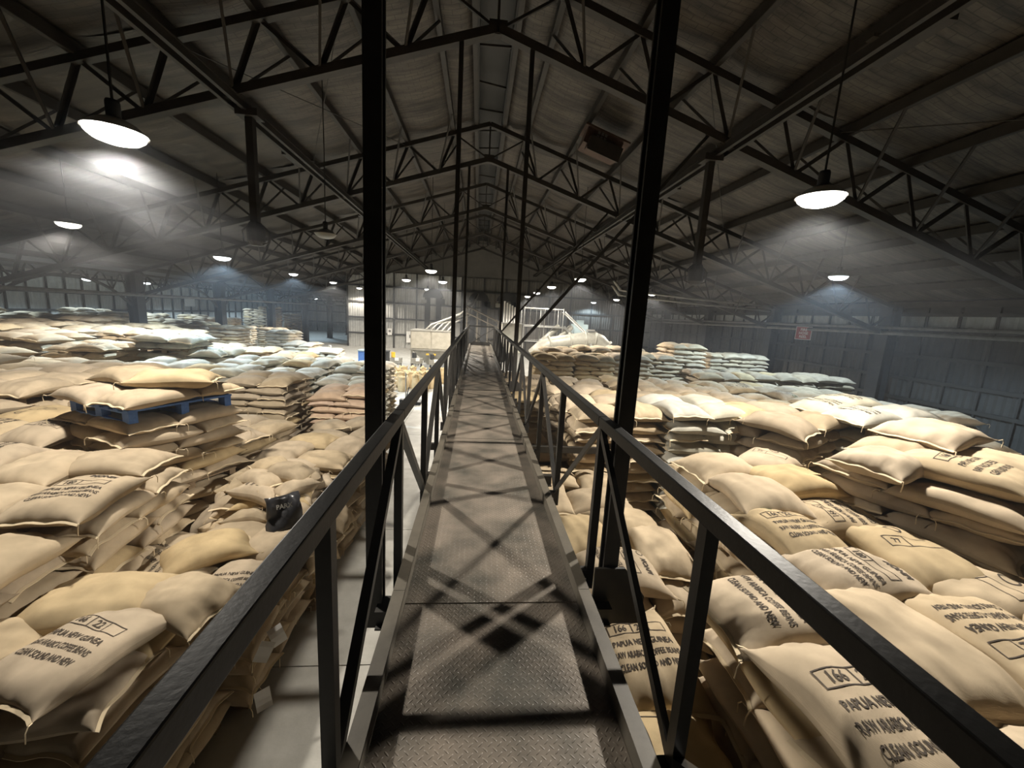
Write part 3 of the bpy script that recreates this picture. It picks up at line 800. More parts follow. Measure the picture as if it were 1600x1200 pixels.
for n_, rad, dz, tl in ((3, .20, .06, .12), (6, .46, -.10, .42), (8, .66, -.33, .62), (9, .80, -.56, .72), (9, .90, -.80, .75), (9, .98, -1.04, .78)):
    for k in range(n_):
        a = 6.283 * (k + rs.uniform(-.25, .25)) / n_ + rad
        # long side along the slope or across it, tipped outwards
        across = rs.random() < .6
        heap.append((-3.05 + rad * math.cos(a), 6.15 + rad * 1.05 * math.sin(a), math.degrees(a) + (90 if across else 0), rs.uniform(.56, .74), rs.uniform(.62, .85), 'lines' if rs.random() < .12 else None,
                     TAN if rs.random() < .7 else GRY, dz + rs.uniform(-.04, .04), (-tl, rs.uniform(-.2, .2)) if across else (rs.uniform(-.2, .2), tl)))
stack('on tumbled heap', -3.05, 6.15, 8, 2.55, jit=2, floor_pallet=True, printed=.0, S=1.12, top=heap)
stack('on flat low stack by aisle', -3.05, 7.75, -4, 2.7, jit=1.3, printed=0)
stack('on slumped stack under left post', -2.95, 9.3, 5, 2.75, jit=3, printed=0, tint=GRY)
stack('on stack right of blue pallet', -4.9, 8.4, -12, 2.5, jit=1.2, printed=.5)
stack('on tall brown stack', -5.55, 11.1, -3, 1.92, tint=GRY, printed=0)
stack('on brick-like stack beside left post', -3.6, 11.45, 0, 2.28, tint=ROSE, printed=0)
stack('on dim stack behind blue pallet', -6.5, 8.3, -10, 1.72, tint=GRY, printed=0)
stack('on wide stack left of blue pallet', -8.15, 6.3, -6, 1.78, printed=.4)
stack('on plump stack left of blue pallet', -8.0, 9.3, -8, 1.55, tint=TAN, printed=0)
stack('on stack with pale pallet at left edge', -8.1, 7.75, -4, 1.55, pallets={0: 'wood'}, printed=0)
n = 0
for (x, y, s) in ((-4.1, 13.2, 2.3), (-4.2, 14.9, 2.1), (-5.9, 13.3, 2.15), (-5.9, 15.0, 2.0), (-7.6, 12.7, 2.0), (-7.6, 14.4, 1.95), (-9.3, 12.9, 1.95), (-9.3, 14.7, 1.75)):
    n += 1
    stack('in pale rows behind brown stack, pile %s' % ['one', 'two', 'three', 'four', 'five', 'six', 'seven', 'eight'][n - 1], x, y, rs.uniform(-5, 5), s, tint=BLU_LIT, printed=.2, jit=1.3)
stack('on pale two-tier stack before left column', -10.3, 14.6, 6, 1.3, pallets={1: 'wood'}, tint=BLU_LIT, printed=0)
for i in range(6):
    for j in range(7):
        x = -9.9 - 1.72 * i; y = 6.0 + 1.75 * j + .25 * i
        if x < -8 and x > -11.2 and y > 12: continue
        if rs.random() < .12: continue
        s = 1.62 + .16 * math.sin(1.7 * i + 2.1 * j) - .06 * (i > 3) + rs.uniform(-.28, .28)
        if j > 4 and i > 2: s -= .3
        stack('in left field, %s row, %s column' % (ORD[j].replace('nearest', 'first'), ORD[i].replace('nearest', 'first')), x, y, rs.uniform(-9, 6), s, jit=1.6, lod=0 if j < 4 else 1, tint=TAN if (i + j) % 3 else GRY, printed=.15)
for k, (x, y, s) in enumerate(((-13.5, 19.5, 1.5), (-15.3, 20.2, 1.35), (-17.2, 19.5, 1.1), (-19, 20.5, 1.15), (-11.5, 19, 2.0), (-9.5, 18, 2.0), (-7.7, 17.5, 2.1), (-14, 24, 1.5), (-16, 24.5, 1.35), (-6, 17, 2.2), (-4.3, 17, 2.3), (-12, 26, 1.7), (-10, 24, 2.2), (-8, 22, 2.3))):
    stack('in left distance, pile %d' % k, x, y, rs.uniform(-8, 8), s, lod=1, jit=1.4, tint=PAL if k > 8 else TAN, printed=0)
for k, (x, y, s) in enumerate(((-22.6, 46, .55), (-24.2, 46.2, .9), (-22.4, 51, 1.3), (-23.5, 40, 1.7), (-23.2, 36, 1.6), (-22.8, 32, 1.7), (-25, 33, 1.4), (-25.2, 38, 1.5), (-23, 27, 1.2), (-25, 28, 1.1), (-23.2, 22.5, 1.2), (-25, 22, 1.0), (-19, 34, 2.1), (-18, 31, 2.0), (-17.5, 36, 2.2))):
    stack('in left annex, pile %d' % k, x, y, rs.uniform(-8, 8), s, lod=1, jit=1.4, tint=GRY if k < 3 else TAN, printed=0, S=1.7)
# right of the catwalk -----------------------------------------------
stack('on nearest right stack', 2.55, 1.72, 0, 1.80, floor_pallet=True, top=[
    (2.20, 2.30, 0, 1.03, 1.06, 'lines', TAN, -.02), (2.09, 1.52, 92, 1.06, 1.12, 'full', TAN, .03), (2.80, 1.98, 88, 1.08, 1.02, None, TAN, .02), (2.76, 1.05, 94, 1.0, 1.0, None, TAN, -.02)])
stack('on second right stack along handrail', 4.1, 1.6, 0, 1.80, floor_pallet=True, top=[
    (3.42, 1.92, -92, 1.06, 1.05, 'full', TAN, .02), (3.98, 2.42, 8, 1.05, 1.0, 'box', TAN, -.01), (4.1, 1.85, -88, 1.0, 1.0, None, TAN, 0), (3.5, 1.02, -90, 1.0, 1.0, None, TAN, -.02)])
stack('on green-ring stack behind right handrail', 3.45, 3.12, 3, 1.77, floor_pallet=True, top=[
    (3.03, 3.22, 94, 1.0, 1.02, 'ring', YEL, .02), (3.72, 3.5, 176, 1.02, 1.0, 'full', TAN, 0), (3.1, 2.62, 2, .98, 1.0, 'brand', TAN, -.01), (3.86, 2.86, 80, 1.02, 1.1, 'box', YEL, .01)])
stack('on plump stack behind green-ring stack', 3.5, 4.4, -4, 1.66, floor_pallet=True, jit=1.4, top=[
    (3.14, 3.88, 84, 1.02, 1.1, None, TAN, .01), (3.22, 4.65, 8, 1.0, 1.05, None, TAN, 0), (3.84, 4.2, 4, 1.0, 1.1, None, YEL, .02), (4.02, 4.85, 40, 1.0, 1.0, 'box', TAN, 0)])
stack('on tall stack at right edge', 5.12, 3.72, 23, 1.2, floor_pallet=True, jit=1.3, top=[
    (4.42, 3.72, 20, .9, 1.0, None, TAN, -.02), (4.98, 3.42, 113, 1.1, 1.2, 'full', TAN, .02), (5.75, 3.75, 113, 1.0, 1.1, None, TAN, .0), (5.15, 4.2, 24, 1.1, 1.0, None, TAN, 0), (5.6, 4.25, 20, 1.15, 1.2, None, TAN, .19)])
stack('on pale pallet stack under dark wall', 6.75, 6.3, 12, 1.18, pallets={0: 'wood'}, floor_pallet=True, tint=BLU_LIT, top=[
    (6.35, 5.8, 10, 1.05, 1.05, 'lines', BLU_LIT, 0), (6.35, 6.5, 12, 1.05, 1.1, 'lines', BLU_LIT, 0), (7.3, 6.05, 14, 1.05, 1.05, None, BLU_LIT, 0), (7.1, 6.85, 12, 1.2, 1.1, 'lines', BLU_LIT, .03)])
stack('on brown stack left of pale pallet stack', 5.2, 6.3, 26, 1.36, tint=GRY, printed=0)
stack('on pale stack right of right post', 3.98, 6.85, 4, 1.38, tint=BLU_LIT, printed=0)
stack('on tan stack behind right post', 2.42, 7.0, 2, 1.46, tint=TAN, printed=0)
stack('on slumped stack left of right post', 2.35, 8.7, 0, 1.6, jit=2.5, printed=0, tint=GRY)
stack('on low bright stack beside deck', .92, 2.35, 0, 2.5, floor_pallet=True, printed=.4)
stack('on low printed stack between railing posts', 1.72, 4.05, -3, 2.42, floor_pallet=True, top=[
    (1.55, 3.62, 2, .98, 1.05, 'brand', TAN, 0), (2.15, 4.0, 86, 1.0, 1.0, None, TAN, .01), (1.95, 4.55, 4, .95, 1.0, None, TAN, 0), (1.35, 4.3, 88, 1.0, 1.0, None, YEL, 0)])
for k, (y, s) in enumerate(((5.7, 2.5), (7.35, 2.35), (10.7, 2.0), (12.4, 1.9))):
    stack('in row beside catwalk, pile %s' % ['one', 'two', 'three', 'four'][k], 1.55, y, rs.uniform(-3, 3), s, jit=1.4, printed=.3)
for i in range(6):
    for j in range(3):
        if i == 0 and j == 0: continue
        stack('in right field, %s row, %s column' % (ORD[j].replace('nearest', 'first'), ORD[i].replace('nearest', 'first')), 3.3 + 1.68 * i, 9.3 + 1.68 * j, rs.uniform(-6, 6), 1.92 + .06 * math.sin(2.3 * i + 1.3 * j) + rs.uniform(-.05, .05), jit=1.8, printed=.15, lod=0 if j < 2 else 1)
for k in range(4): stack('in dim wall row, pile %s' % ['one', 'two', 'three', 'four'][k], 9.0 + 1.66 * k, 14.6 + .1 * k, rs.uniform(-4, 4), 1.72, lod=0, tint=GRY, printed=0)
for k, (x, y, s) in enumerate(((2.95, 15.4, 1.4), (4.55, 15.5, 1.36), (6.2, 15.9, 1.32), (7.55, 16.6, 1.3))):
    stack('in tall far right row, pile %s' % ['one', 'two', 'three', 'four'][k], x, y, rs.uniform(-3, 3), s, tint=YEL if k < 2 else TAN, printed=0)
for k, (x, y, s) in enumerate(((5.2, 18, 1.2), (6.9, 18.3, 1.15), (3.6, 17.5, 1.3))): stack('in second tall far right row, pile %d' % k, x, y, 0, s, lod=1, printed=0)
stack('on tallest stack by right wall', 9.1, 17.1, 3, .85, pallets={6: 'wood'}, tint=TAN, printed=0)
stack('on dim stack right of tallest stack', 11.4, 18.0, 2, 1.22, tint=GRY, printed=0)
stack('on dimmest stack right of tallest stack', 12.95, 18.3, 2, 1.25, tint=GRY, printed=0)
stack('behind tall right stack', 9.2, 7.6, 8, 2.1, printed=0); stack('below right wall', 11, 8.0, 8, 2.2, printed=0)
stack('behind tall stack at right edge', 6.9, 4.6, 10, 1.7, printed=0)


# ---- which sacks show largest: cast a grid of rays through the camera against simple hulls
def sack_matrix(d):
    return Matrix.Translation(d['p']) @ Matrix.Rotation(d['rot'], 4, 'Z') @ Matrix.Rotation(d['tilt'][0], 4, 'X') @ Matrix.Rotation(d['tilt'][1], 4, 'Y') @ Matrix.Diagonal((*d['sc'], 1))
HULL = [(a * SL * .47, b * SW * .46, c) for c in (.03, ST * .93) for b in (-1, 1) for a in (-1, 1)]
HF = [(0, 2, 3, 1), (4, 5, 7, 6), (0, 1, 5, 4), (2, 6, 7, 3), (0, 4, 6, 2), (1, 3, 7, 5)]
hv, hf = [], []
for d in SACKS:
    d['m'] = sack_matrix(d); o = len(hv)
    hv += [d['m'] @ Vector(p) for p in HULL]; hf += [tuple(i + o for i in f) for f in HF]
bvh = BVHTree.FromPolygons(hv, hf)
hits = np.zeros(len(SACKS), int); O = Vector((0, 0, CAM_Z))
for py in range(300):
    for px in range(400):
        dv = CR * ((px * 4 + 2 - 800) / FPX) - CU * ((py * 4 + 2 - 600) / FPX) + CF
        h = bvh.ray_cast(O, dv)
        if h[2] is not None: hits[h[2] // 6] += 1
order = np.argsort(-hits, kind='stable')
IND = [int(i) for i in order[:300] if hits[i] > 2]
indset = set(IND)
LAYN = ['top layer', 'second layer', 'third layer', 'fourth layer', 'fifth layer', 'sixth layer', 'seventh layer', 'eighth layer', 'ninth layer', 'tenth layer',
        'eleventh layer', 'twelfth layer', 'thirteenth layer', 'fourteenth layer', 'fifteenth layer', 'sixteenth layer', 'seventeenth layer']
bylay = {}
for i, d in enumerate(SACKS): bylay.setdefault((d['st'], d['lay']), []).append(i)
def places(ids):
    """near/far, left/right names of the sacks of one layer as the camera sees them"""
    dist = lambda i: math.hypot(*SACKS[i]['p'][:2]); ang = lambda i: math.atan2(SACKS[i]['p'][0], SACKS[i]['p'][1])
    ids = sorted(ids, key=dist); out = {}
    if len(ids) == 1: return {ids[0]: 'lone sack'}
    if len(ids) > 8:
        nm = ['first', 'second', 'third', 'fourth', 'fifth', 'sixth', 'seventh', 'eighth', 'ninth', 'tenth']
        rr = len(ids); q = []
        for k in range(0, rr, 6): q.append(sorted(ids[k:k + 6], key=ang))
        return {i: '%s across in %s band' % (nm[b], ['nearest', 'second', 'third', 'fourth', 'fifth', 'sixth', 'seventh', 'eighth', 'ninth', 'tenth'][a]) for a, row in enumerate(q) for b, i in enumerate(row)}
    rows = [('near', ids[:2]), ('far', ids[2:4])] if len(ids) <= 4 else [('near', ids[:2]), ('middle', ids[2:-2] if len(ids) - 4 <= 2 else ids[2:4]), ('far', ids[4:] if len(ids) - 4 > 2 else ids[-2:])]
    for nm, row in rows:
        row = sorted(row, key=ang)
        if len(row) == 1: out[row[0]] = nm + ' sack'
        elif len(row) == 2: out[row[0]] = nm + ' left sack'; out[row[1]] = nm + ' right sack'
        else:
            for k, i in enumerate(row): out[i] = nm + ' ' + ['left', 'centre', 'right', 'far right'][k] + ' sack'
    return out
for key, ids in bylay.items():
    if not indset.intersection(ids): continue
    pl = places(ids)
    for i in ids:
        if i not in indset: continue
        d = SACKS[i]
        me = (HI if hits[i] > 60 or d['letter'] else MIDM)[d['key']]
        o = bpy.data.objects.new('coffee_sack', me); COL.objects.link(o)
        o.location = d['p']; o.rotation_euler = d['m'].to_euler(); o.scale = d['sc']; o.color = (*d['tint'], 1)
        word = 'printed jute' if d['letter'] else ('golden jute' if d['tint'][2] / d['tint'][0] < .49 else 'plain jute')
        tag(o, '%s sack, %s%s, %s' % (word, pl[i].replace(' sack', ''), '' if 'band' in pl[i] else ' of ' + LAYN[min(d['lay'], 16)], STACKS[d['st']]['desc']), 'sack', 'coffee sacks of ' + STACKS[d['st']]['desc'].replace('on ', '').replace('in ', ''))
        if hits[i] > 14:
            for hm in SEAM[d['key']]:
                q = bpy.data.objects.new('stitched_hem', hm); COL.objects.link(q); q.parent = o
        if d['letter']:
            for pn in ('printed_line', 'printed_line:2', 'printed_line:3', 'printed_code_box', 'printed_emblem'):
                pm_ = print_mesh(d['key'], d['letter'], pn)
                if pm_: q = bpy.data.objects.new(pn.split(':')[0], pm_); COL.objects.link(q); q.parent = o
# the remaining smaller sacks in one object
V, F, TC = [], [], []; o = 0
for i, d in enumerate(SACKS):
    if i in indset: continue
    P, Q = (LOWG if d['lod'] == 0 else FARG)[d['key']]
    m = np.array(d['m']); V.append(P @ m[:3, :3].T + m[:3, 3]); F.append(Q + o); o += len(P)
    TC.append(np.tile(np.array([*d['tint'], 1.0]), (len(P), 1)))
if V:
    V = np.concatenate(V); F = np.concatenate(F); TC = np.concatenate(TC)
    me = bpy.data.meshes.new('sack_pile'); me.vertices.add(len(V)); me.vertices.foreach_set('co', V.ravel())
    me.loops.add(F.size); me.loops.foreach_set('vertex_index', F.ravel().astype(np.int32))
    me.polygons.add(len(F)); me.polygons.foreach_set('loop_start', np.arange(0, F.size, 4, dtype=np.int32))
    me.polygons.foreach_set('use_smooth', np.ones(len(F), bool)); me.update(calc_edges=True)
    at = me.color_attributes.new('tint', 'FLOAT_COLOR', 'POINT'); at.data.foreach_set('color', TC.ravel())
    me.materials.append(M['sack_stuff'])
    ob = bpy.data.objects.new('sack_pile', me); COL.objects.link(ob)
    tag(ob, 'the many smaller and farther jute sacks stacked across the warehouse', 'sacks', kind='stuff')
print('SACKS', len(SACKS), 'individual', len(IND), 'min hits', hits[IND[-1]], 'seen', int((hits > 0).sum()), 't', round(time.time() - T0, 1))

# ---- pallets
def pallet(sid, cx, cy, z, ya, kind, lay):
    m = 'blue' if kind == 'blue' else 'wood'; w = 1.36
    dsc = STACKS[sid]['desc']
    if kind == 'blue': lab = 'blue painted pallet between sack loads left of the catwalk'
    elif lay == 'floor': lab = 'wooden pallet on the floor, %s' % dsc
    else: lab = 'wooden pallet below the upper sacks, %s' % dsc
    t = empty('pallet', (cx, cy, z), lab, 'pallet', None, ya)
    def bx(name, c, d):
        k = 1.25 if kind == 'blue' else 1
        o = bpy.data.objects.new(name, MB().box((0, 0, 0), (d[0], d[1], d[2] * k)).mesh(name, m)); COL.objects.link(o); o.parent = t; o.location = (c[0], c[1], c[2] * k)
    for k in range(7): bx('deck_board', (-w / 2 + .05 + k * (w - .1) / 6, 0, .134), (.11, w, .022))
    for k in range(3):
        bx('stringer_board', (0, -w / 2 + .06 + k * (w - .12) / 2, .112), (w, .1, .02))
        bx('bottom_board', (0, -w / 2 + .06 + k * (w - .12) / 2, .01), (w, .1, .02))
        for j in range(3): bx('block', (-w / 2 + .075 + j * (w - .15) / 2, -w / 2 + .06 + k * (w - .12) / 2, .061), (.145, .1, .082))
for p in PALLETS: pallet(*p)

# ================================================================== PLANT AND FITTINGS
# pipes along the side walls
for (x, z, r, nm, y0, y1) in ((20.0, 5.02, .085, 'upper grey pipe running along the dark right wall', 1, 46), (20.0, 4.76, .10, 'lower grey pipe running along the dark right wall', 1, 46),
                              (-20.1, 4.55, .10, 'grey pipe running across the left-hand columns', 4, 72)):
    p = empty('wall_pipe', (x, y0, z), nm, 'pipe')
    MB().tube([(x, y0, z), (x, (y0 + y1) / 2, z), (x, y1, z)], r, 10).build('pipe_run', 'pipe', p, True)
    for y in range(int(y0) + 3, int(y1), 4): MB().lathe([(r, -.05), (r + .025, -.05), (r + .025, .05), (r, .05)], n=10).build('pipe_joint', 'pipe', p).matrix_world = Matrix.Translation((x, y, z)) @ Matrix.Rotation(R_(90), 4, 'X')
for k, (y, z) in enumerate(((26.0, 6.25), (26.2, 5.95))):
    p = empty('cross_pipe', (10, y, z), ['higher', 'lower'][k] + ' pale pipe crossing under the right roof slope', 'pipe')
    MB().tube([(9.2, y, z + .35), (14, y, z + .1), (20.0, y, z - .1)], .07, 8).build('pipe_run', 'pale_steel', p, True)
    MB().tube([(9.2, y, z + .35), (8.6, y - .3, z + .9)], .09, 8).build('elbow', 'pale_steel', p, True)
# sign on the right-hand pipes
sg = empty('hose_sign', (19.85, 22.9, 4.5), 'red square sign with pale lettering on right wall pipes', 'sign')
sy = R_(-62)
def on_sign(mb, name, m, off):
    o = bpy.data.objects.new(name, mb.mesh(name, m)); COL.objects.link(o); o.parent = sg; o.location = off; o.rotation_euler = (0, 0, sy)
on_sign(MB().box((0, 0, 0), (.84, .02, .78)), 'sign_plate', 'red', (0, 0, 0))
on_sign(MB().box((0, 0, .38), (.84, .03, .03)).box((0, 0, -.38), (.84, .03, .03)).box((-.41, 0, 0), (.03, .03, .78)).box((.41, 0, 0), (.03, .03, .78)), 'sign_border', 'white', (0, 0, 0))
for k, w_ in enumerate(('FIRE', 'HOSE', 'REEL')):
    v, f = text_mesh(w_, .22, .9, .004)
    mb = MB(); mb.add([(a, -.016, b) for a, b in v], f); on_sign(mb, 'sign_lettering', 'white', (0, 0, .2 - .21 * k))
# overhead travelling rails with hanging masts
for s, side in ((-1, 'left'), (1, 'right')):
    x = X0 + s * 5.95; z = zb(x) - .12
    r = empty('overhead_rail', (x, 1.5, z), 'dark double channel rail under the %s roof slope' % side, 'rail')
    for dx in (-.13, .13): MB().ibeam((x + dx, -4, z), (x + dx, 46, z), .09, .2, .016).build('channel', 'truss_steel', r)
    for y in [2.6 + 3.95 * k for k in range(0, 11)]: MB().box((x, y, z + .1), (.5, .14, .05)).build('hanger_plate', 'truss_steel', r)
    for y in (6.4, 14.2, 22.0): MB().box((x + s * .32, y, z + .02), (.16, 1.1, .12)).build('splice_box', 'truss_steel', r)
    xm, ym, zm = (-5.6, 10.9, 6.35) if s < 0 else (5.95, 10.9, 6.1)
    m_ = empty('hanging_mast', (xm, ym, zm), 'dark square mast with a hoist head hanging from the %s overhead rail' % side, 'mast')
    MB().box((xm, ym, (zm + z) / 2 + .05), (.17, .17, z - zm - .2)).build('mast_tube', 'truss_steel', m_)
    MB().box((xm, ym, z - .12), (.5, .36, .16)).build('trolley', 'truss_steel', m_)
    MB().lathe([(0, .55), (.14, .55), (.2, .4), (.2, .1), (.12, 0), (0, 0)], (xm, ym, zm - .4), 12).build('hoist_head', 'truss_steel', m_)
    for a in (-1, 1): MB().tube([(xm + a * .16, ym, zm + .1), (xm + a * .32, ym, zm - .05), (xm + a * .3, ym, zm - .3), (xm + a * .15, ym, zm - .36)], .018, 6).build('hoist_hose', 'truss_steel', m_, True)
# box ventilator fixed under the right roof slope
vb = empty('ventilator_box', (4.1, 15.2, 10.55), 'brown box ventilator fixed under the right roof slope', 'ventilator', rz=0)
tl = Matrix.Rotation(slope, 4, 'Y')
for nm, c, d, m_ in (('back_plate', (0, 0, .45), (1.7, 1.0, .06), 'rust'), ('housing', (-.05, 0, .16), (1.35, .8, .5), 'rust'), ('outlet_hood', (0, -.45, -.1), (1.15, .35, .42), 'rust'), ('hood_lip', (.05, -.63, -.12), (1.2, .03, .48), 'truss_steel')):
    o = bpy.data.objects.new(nm, MB().box(c, d).mesh(nm, m_)); COL.objects.link(o); o.parent = vb; o.rotation_euler = (0, slope, 0)
g = MB()
for i in range(3):
    for j in range(2): g.box((-.3 + i * .13, -.415, .24 + j * .13), (.09, .02, .09))
o = bpy.data.objects.new('grille', g.mesh('grille', 'pale_steel')); COL.objects.link(o); o.parent = vb; o.rotation_euler = (0, slope, 0); o['kind'] = 'stuff'
# roof tie rods
for (a, b) in (((9.0, 10.5, zt(9) + .05), (15, 2.6, zt(15) + .05)), ((-3.3, 18.4, zt(-3.3)), (-7.1, 10.5, zt(-7.1))), ((-7.1, 18.4, zt(-7.1)), (-3.3, 10.5, zt(-3.3))), ((11.1, 18.4, zt(11.1)), (5.4, 10.5, zt(5.4)))):
    MB().tube([a, b], .014, 5).build('tie_rod', 'truss_steel', ceil)

# hopper left of the far end of the catwalk
hx0, hx1, hy0, hy1 = -4.85, -1.9, 29.5, 31.6
hp = empty('receiving_hopper', (-3.4, 30.5, 0), 'pale steel square hopper with funnel base left of the catwalk end', 'hopper')
MB().box(((hx0 + hx1) / 2, (hy0 + hy1) / 2, 2.42), (hx1 - hx0, hy1 - hy0, 1.36)).build('bin', 'hopper', hp)
for k in range(2):
    xc = hx0 + (k + .5) * (hx1 - hx0) / 2
    MB().box((xc, hy0 - .02, 2.44), ((hx1 - hx0) / 2 - .12, .07, 1.2)).build('front_panel', 'hopper', hp)
MB().box(((hx0 + hx1) / 2, (hy0 + hy1) / 2, 1.74), (hx1 - hx0 + .12, hy1 - hy0 + .12, .1)).build('base_rim', 'pale_steel', hp)
MB().box(((hx0 + hx1) / 2, (hy0 + hy1) / 2, 3.12), (hx1 - hx0 + .1, hy1 - hy0 + .1, .07)).build('top_rim', 'pale_steel', hp)
fv = [(hx0 + .1, hy0 + .05, 1.7), (hx1 - .1, hy0 + .05, 1.7), (hx1 - .1, hy1 - .05, 1.7), (hx0 + .1, hy1 - .05, 1.7), (-3.7, 30.3, .55), (-3.05, 30.3, .55), (-3.05, 30.9, .55), (-3.7, 30.9, .55)]
MB().add(fv, [(0, 4, 5, 1), (1, 5, 6, 2), (2, 6, 7, 3), (3, 7, 4, 0), (4, 7, 6, 5)]).build('funnel', 'pale_steel', hp)
for x in (hx0 + .1, hx1 - .1):
    for y in (hy0 + .1, hy1 - .1): MB().box((x, y, .85), (.14, .14, 1.7)).build('leg', 'pale_steel', hp)
for k in range(2): MB().box((-3.6 + k * .5, hy0 - .03, 1.42), (.2, .04, .12)).build('warning_label', 'yellow', hp)
MB().box((hx1 + .15, hy0 - .1, 1.35), (.55, .03, .62)).build('notice_board', 'white', hp)
MB().box((hx1 + .15, hy0 - .12, 1.25), (.3, .02, .16)).build('notice_print', 'ink', hp)
for k in range(5):
    x = -4.0 + .42 * k
    sp = empty('grain_spout', (x, 30.3, 3.1), '%s pale spout pipe from the left running into the hopper top' % ORD[k].replace('nearest', 'first'), 'spout')
    MB().tube([(x, 30.4, 3.05), (x + .5, 30.6 + .2 * k, 3.55 + .05 * k), (-1.5 + .2 * k, 31.5 + .4 * k, 4.4 + .15 * (k % 2)), (-.5 + .1 * k, 32.4 + .4 * k, 5.2 + .25 * k)], .075, 8).build('spout_tube', 'pale_steel', sp, True)
    MB().lathe([(.14, -.05), (.15, 0), (.14, .06)], (x, 30.4, 3.1), 10).build('collar', 'pale_steel', sp)
# bucket elevators behind the end of the walk
for nm, x, y, top, w_ in (('left, behind the spouts', -4.0, 36.0, 6.35, .42), ('middle, over the catwalk end', .0, 35, 6.3, .5), ('right, beside the catwalk end', 2.3, 33.0, 6.3, .42)):
    e = empty('bucket_elevator', (x, y, 0), 'dark round-topped bucket elevator, ' + nm, 'elevator')
    for dx in (-.48, .48): MB().box((x + dx, y, top / 2 - .3), (w_, .5, top - .6)).build('leg_casing', 'column_steel', e)
    mb = MB(); pr = [(x + .85 * math.cos(math.pi * k / 12), top - .65 + .75 * math.sin(math.pi * k / 12)) for k in range(13)]
    vs_ = [(a, y - .35, b) for a, b in pr] + [(a, y + .35, b) for a, b in pr]
    mb.add(vs_, [tuple(range(12, -1, -1)), tuple(range(13, 26))] + [(k, k + 1, k + 14, k + 13) for k in range(12)] + [(0, 13, 25, 12)])
    mb.build('head_hood', 'column_steel', e)
    MB().box((x + .75, y, top - .95), (.5, .5, .5)).build('discharge_chute', 'column_steel', e)
    MB().box((x - .75, y - .1, top - 1.0), (.4, .4, .3)).build('drive_motor', 'pale_steel', e)
# pale silo box and tube platform right of the walk
sb = empty('pale_bin', (2.35, 28, 0), 'pale square bin standing right of the catwalk end', 'bin')
MB().box((2.35, 28.2, 3.0), (1.35, 1.4, 2.0)).build('bin_body', 'duct', sb)
MB().box((2.35, 28.2, 4.02), (1.45, 1.5, .06)).build('bin_lid', 'galv', sb)
for dx in (-.6, .6):
    for dy in (-.6, .6): MB().box((2.35 + dx, 28.2 + dy, 1.0), (.09, .09, 2.0)).build('leg', 'galv', sb)
for k in range(5): MB().tube([(1.95 + .2 * k, 30.5, 4.0), (1.95 + .2 * k, 30.5, 5.6 - .1 * k)], .07, 8).build('sight_pipe', 'white', sb)
pf = empty('access_platform', (4.4, 28, 0), 'white tube scaffold platform right of the pale bin', 'platform')
for x in (3.1, 4.5, 5.8):
    for y in (27.2, 29.0): MB().tube([(x, y, 0), (x, y, 5.2)], .035, 6).build('standard', 'galv', pf)
for z in (2.9, 3.9, 5.15):
    for y in (27.2, 29.0): MB().tube([(3.1, y, z), (5.8, y, z)], .03, 6).build('ledger', 'galv', pf)
    for x in (3.1, 4.5, 5.8): MB().tube([(x, 27.2, z), (x, 29.0, z)], .03, 6).build('transom', 'galv', pf)
for k in range(7): MB().tube([(3.1 + .42 * k, 27.2, 3.9), (3.1 + .42 * k, 27.2, 5.15)], .014, 5).build('baluster', 'galv', pf)
MB().box((4.45, 28.1, 3.95), (2.7, 1.8, .05)).build('platform_deck', 'galv', pf)
st_ = empty('platform_stair', (6.0, 27.2, 4.0), 'white handrailed stair falling right from the tube platform', 'stair')
for dy in (0, .8):
    MB().tube([(5.9, 27.2 + dy, 5.0), (8.3, 27.2 + dy, 3.0), (8.3, 27.2 + dy, 2.2)], .05, 6).build('handrail', 'white', st_)
    MB().bar((5.9, 27.2 + dy, 4.0), (8.6, 27.2 + dy, 1.7), .05, .18).build('stringer', 'galv', st_)
for k in range(9): MB().box((6.05 + .3 * k, 27.6, 3.85 - .255 * k), (.26, .8, .03)).build('tread', 'galv', st_)
bc = empty('blue_grey_cabinet', (7.6, 30, 0), 'pale blue grey cabinet behind the platform stair', 'cabinet')
MB().box((7.7, 30, 2.1), (1.1, .9, 4.2)).build('body', 'bluegrey', bc)
MB().box((7.7, 29.53, 2.6), (.95, .03, 2.4)).build('door', 'bluegrey', bc); MB().box((7.7, 30, 4.35), (.5, .5, .3)).build('cap', 'bluegrey', bc)
# big pale duct behind the far right stacks
du = empty('dust_duct', (6, 25.5, 0), 'large pale ribbed duct bending down behind the tall right stacks', 'duct')
pts = [(3.7, 25.5, 2.1), (4.1, 25.5, 2.65), (4.7, 25.5, 2.95), (6.0, 25.5, 3.2), (7.0, 25.5, 3.32), (7.6, 25.5, 3.35), (8.0, 25.5, 3.25), (8.35, 25.5, 2.95), (8.5, 25.5, 2.5), (8.5, 25.5, 1.2)]
MB().tube(pts, [.42, .42, .40, .40, .46, .46, .42, .40, .38, .38], 16).build('duct_tube', 'duct', du, True)
for i in (2, 3, 4, 5, 7):
    a = Vector(pts[i]); d_ = (Vector(pts[i + 1]) - Vector(pts[i - 1])).normalized()
    MB().tube([a - d_ * .05, a + d_ * .05], .5, 16).build('flange', 'duct', du, True)
MB().box((7.3, 25.2, 1.6), (.12, .12, 3.2)).build('stand', 'galv', du); MB().box((7.3, 25.5, 3.9), (.5, .3, .12)).build('damper', 'galv', du)
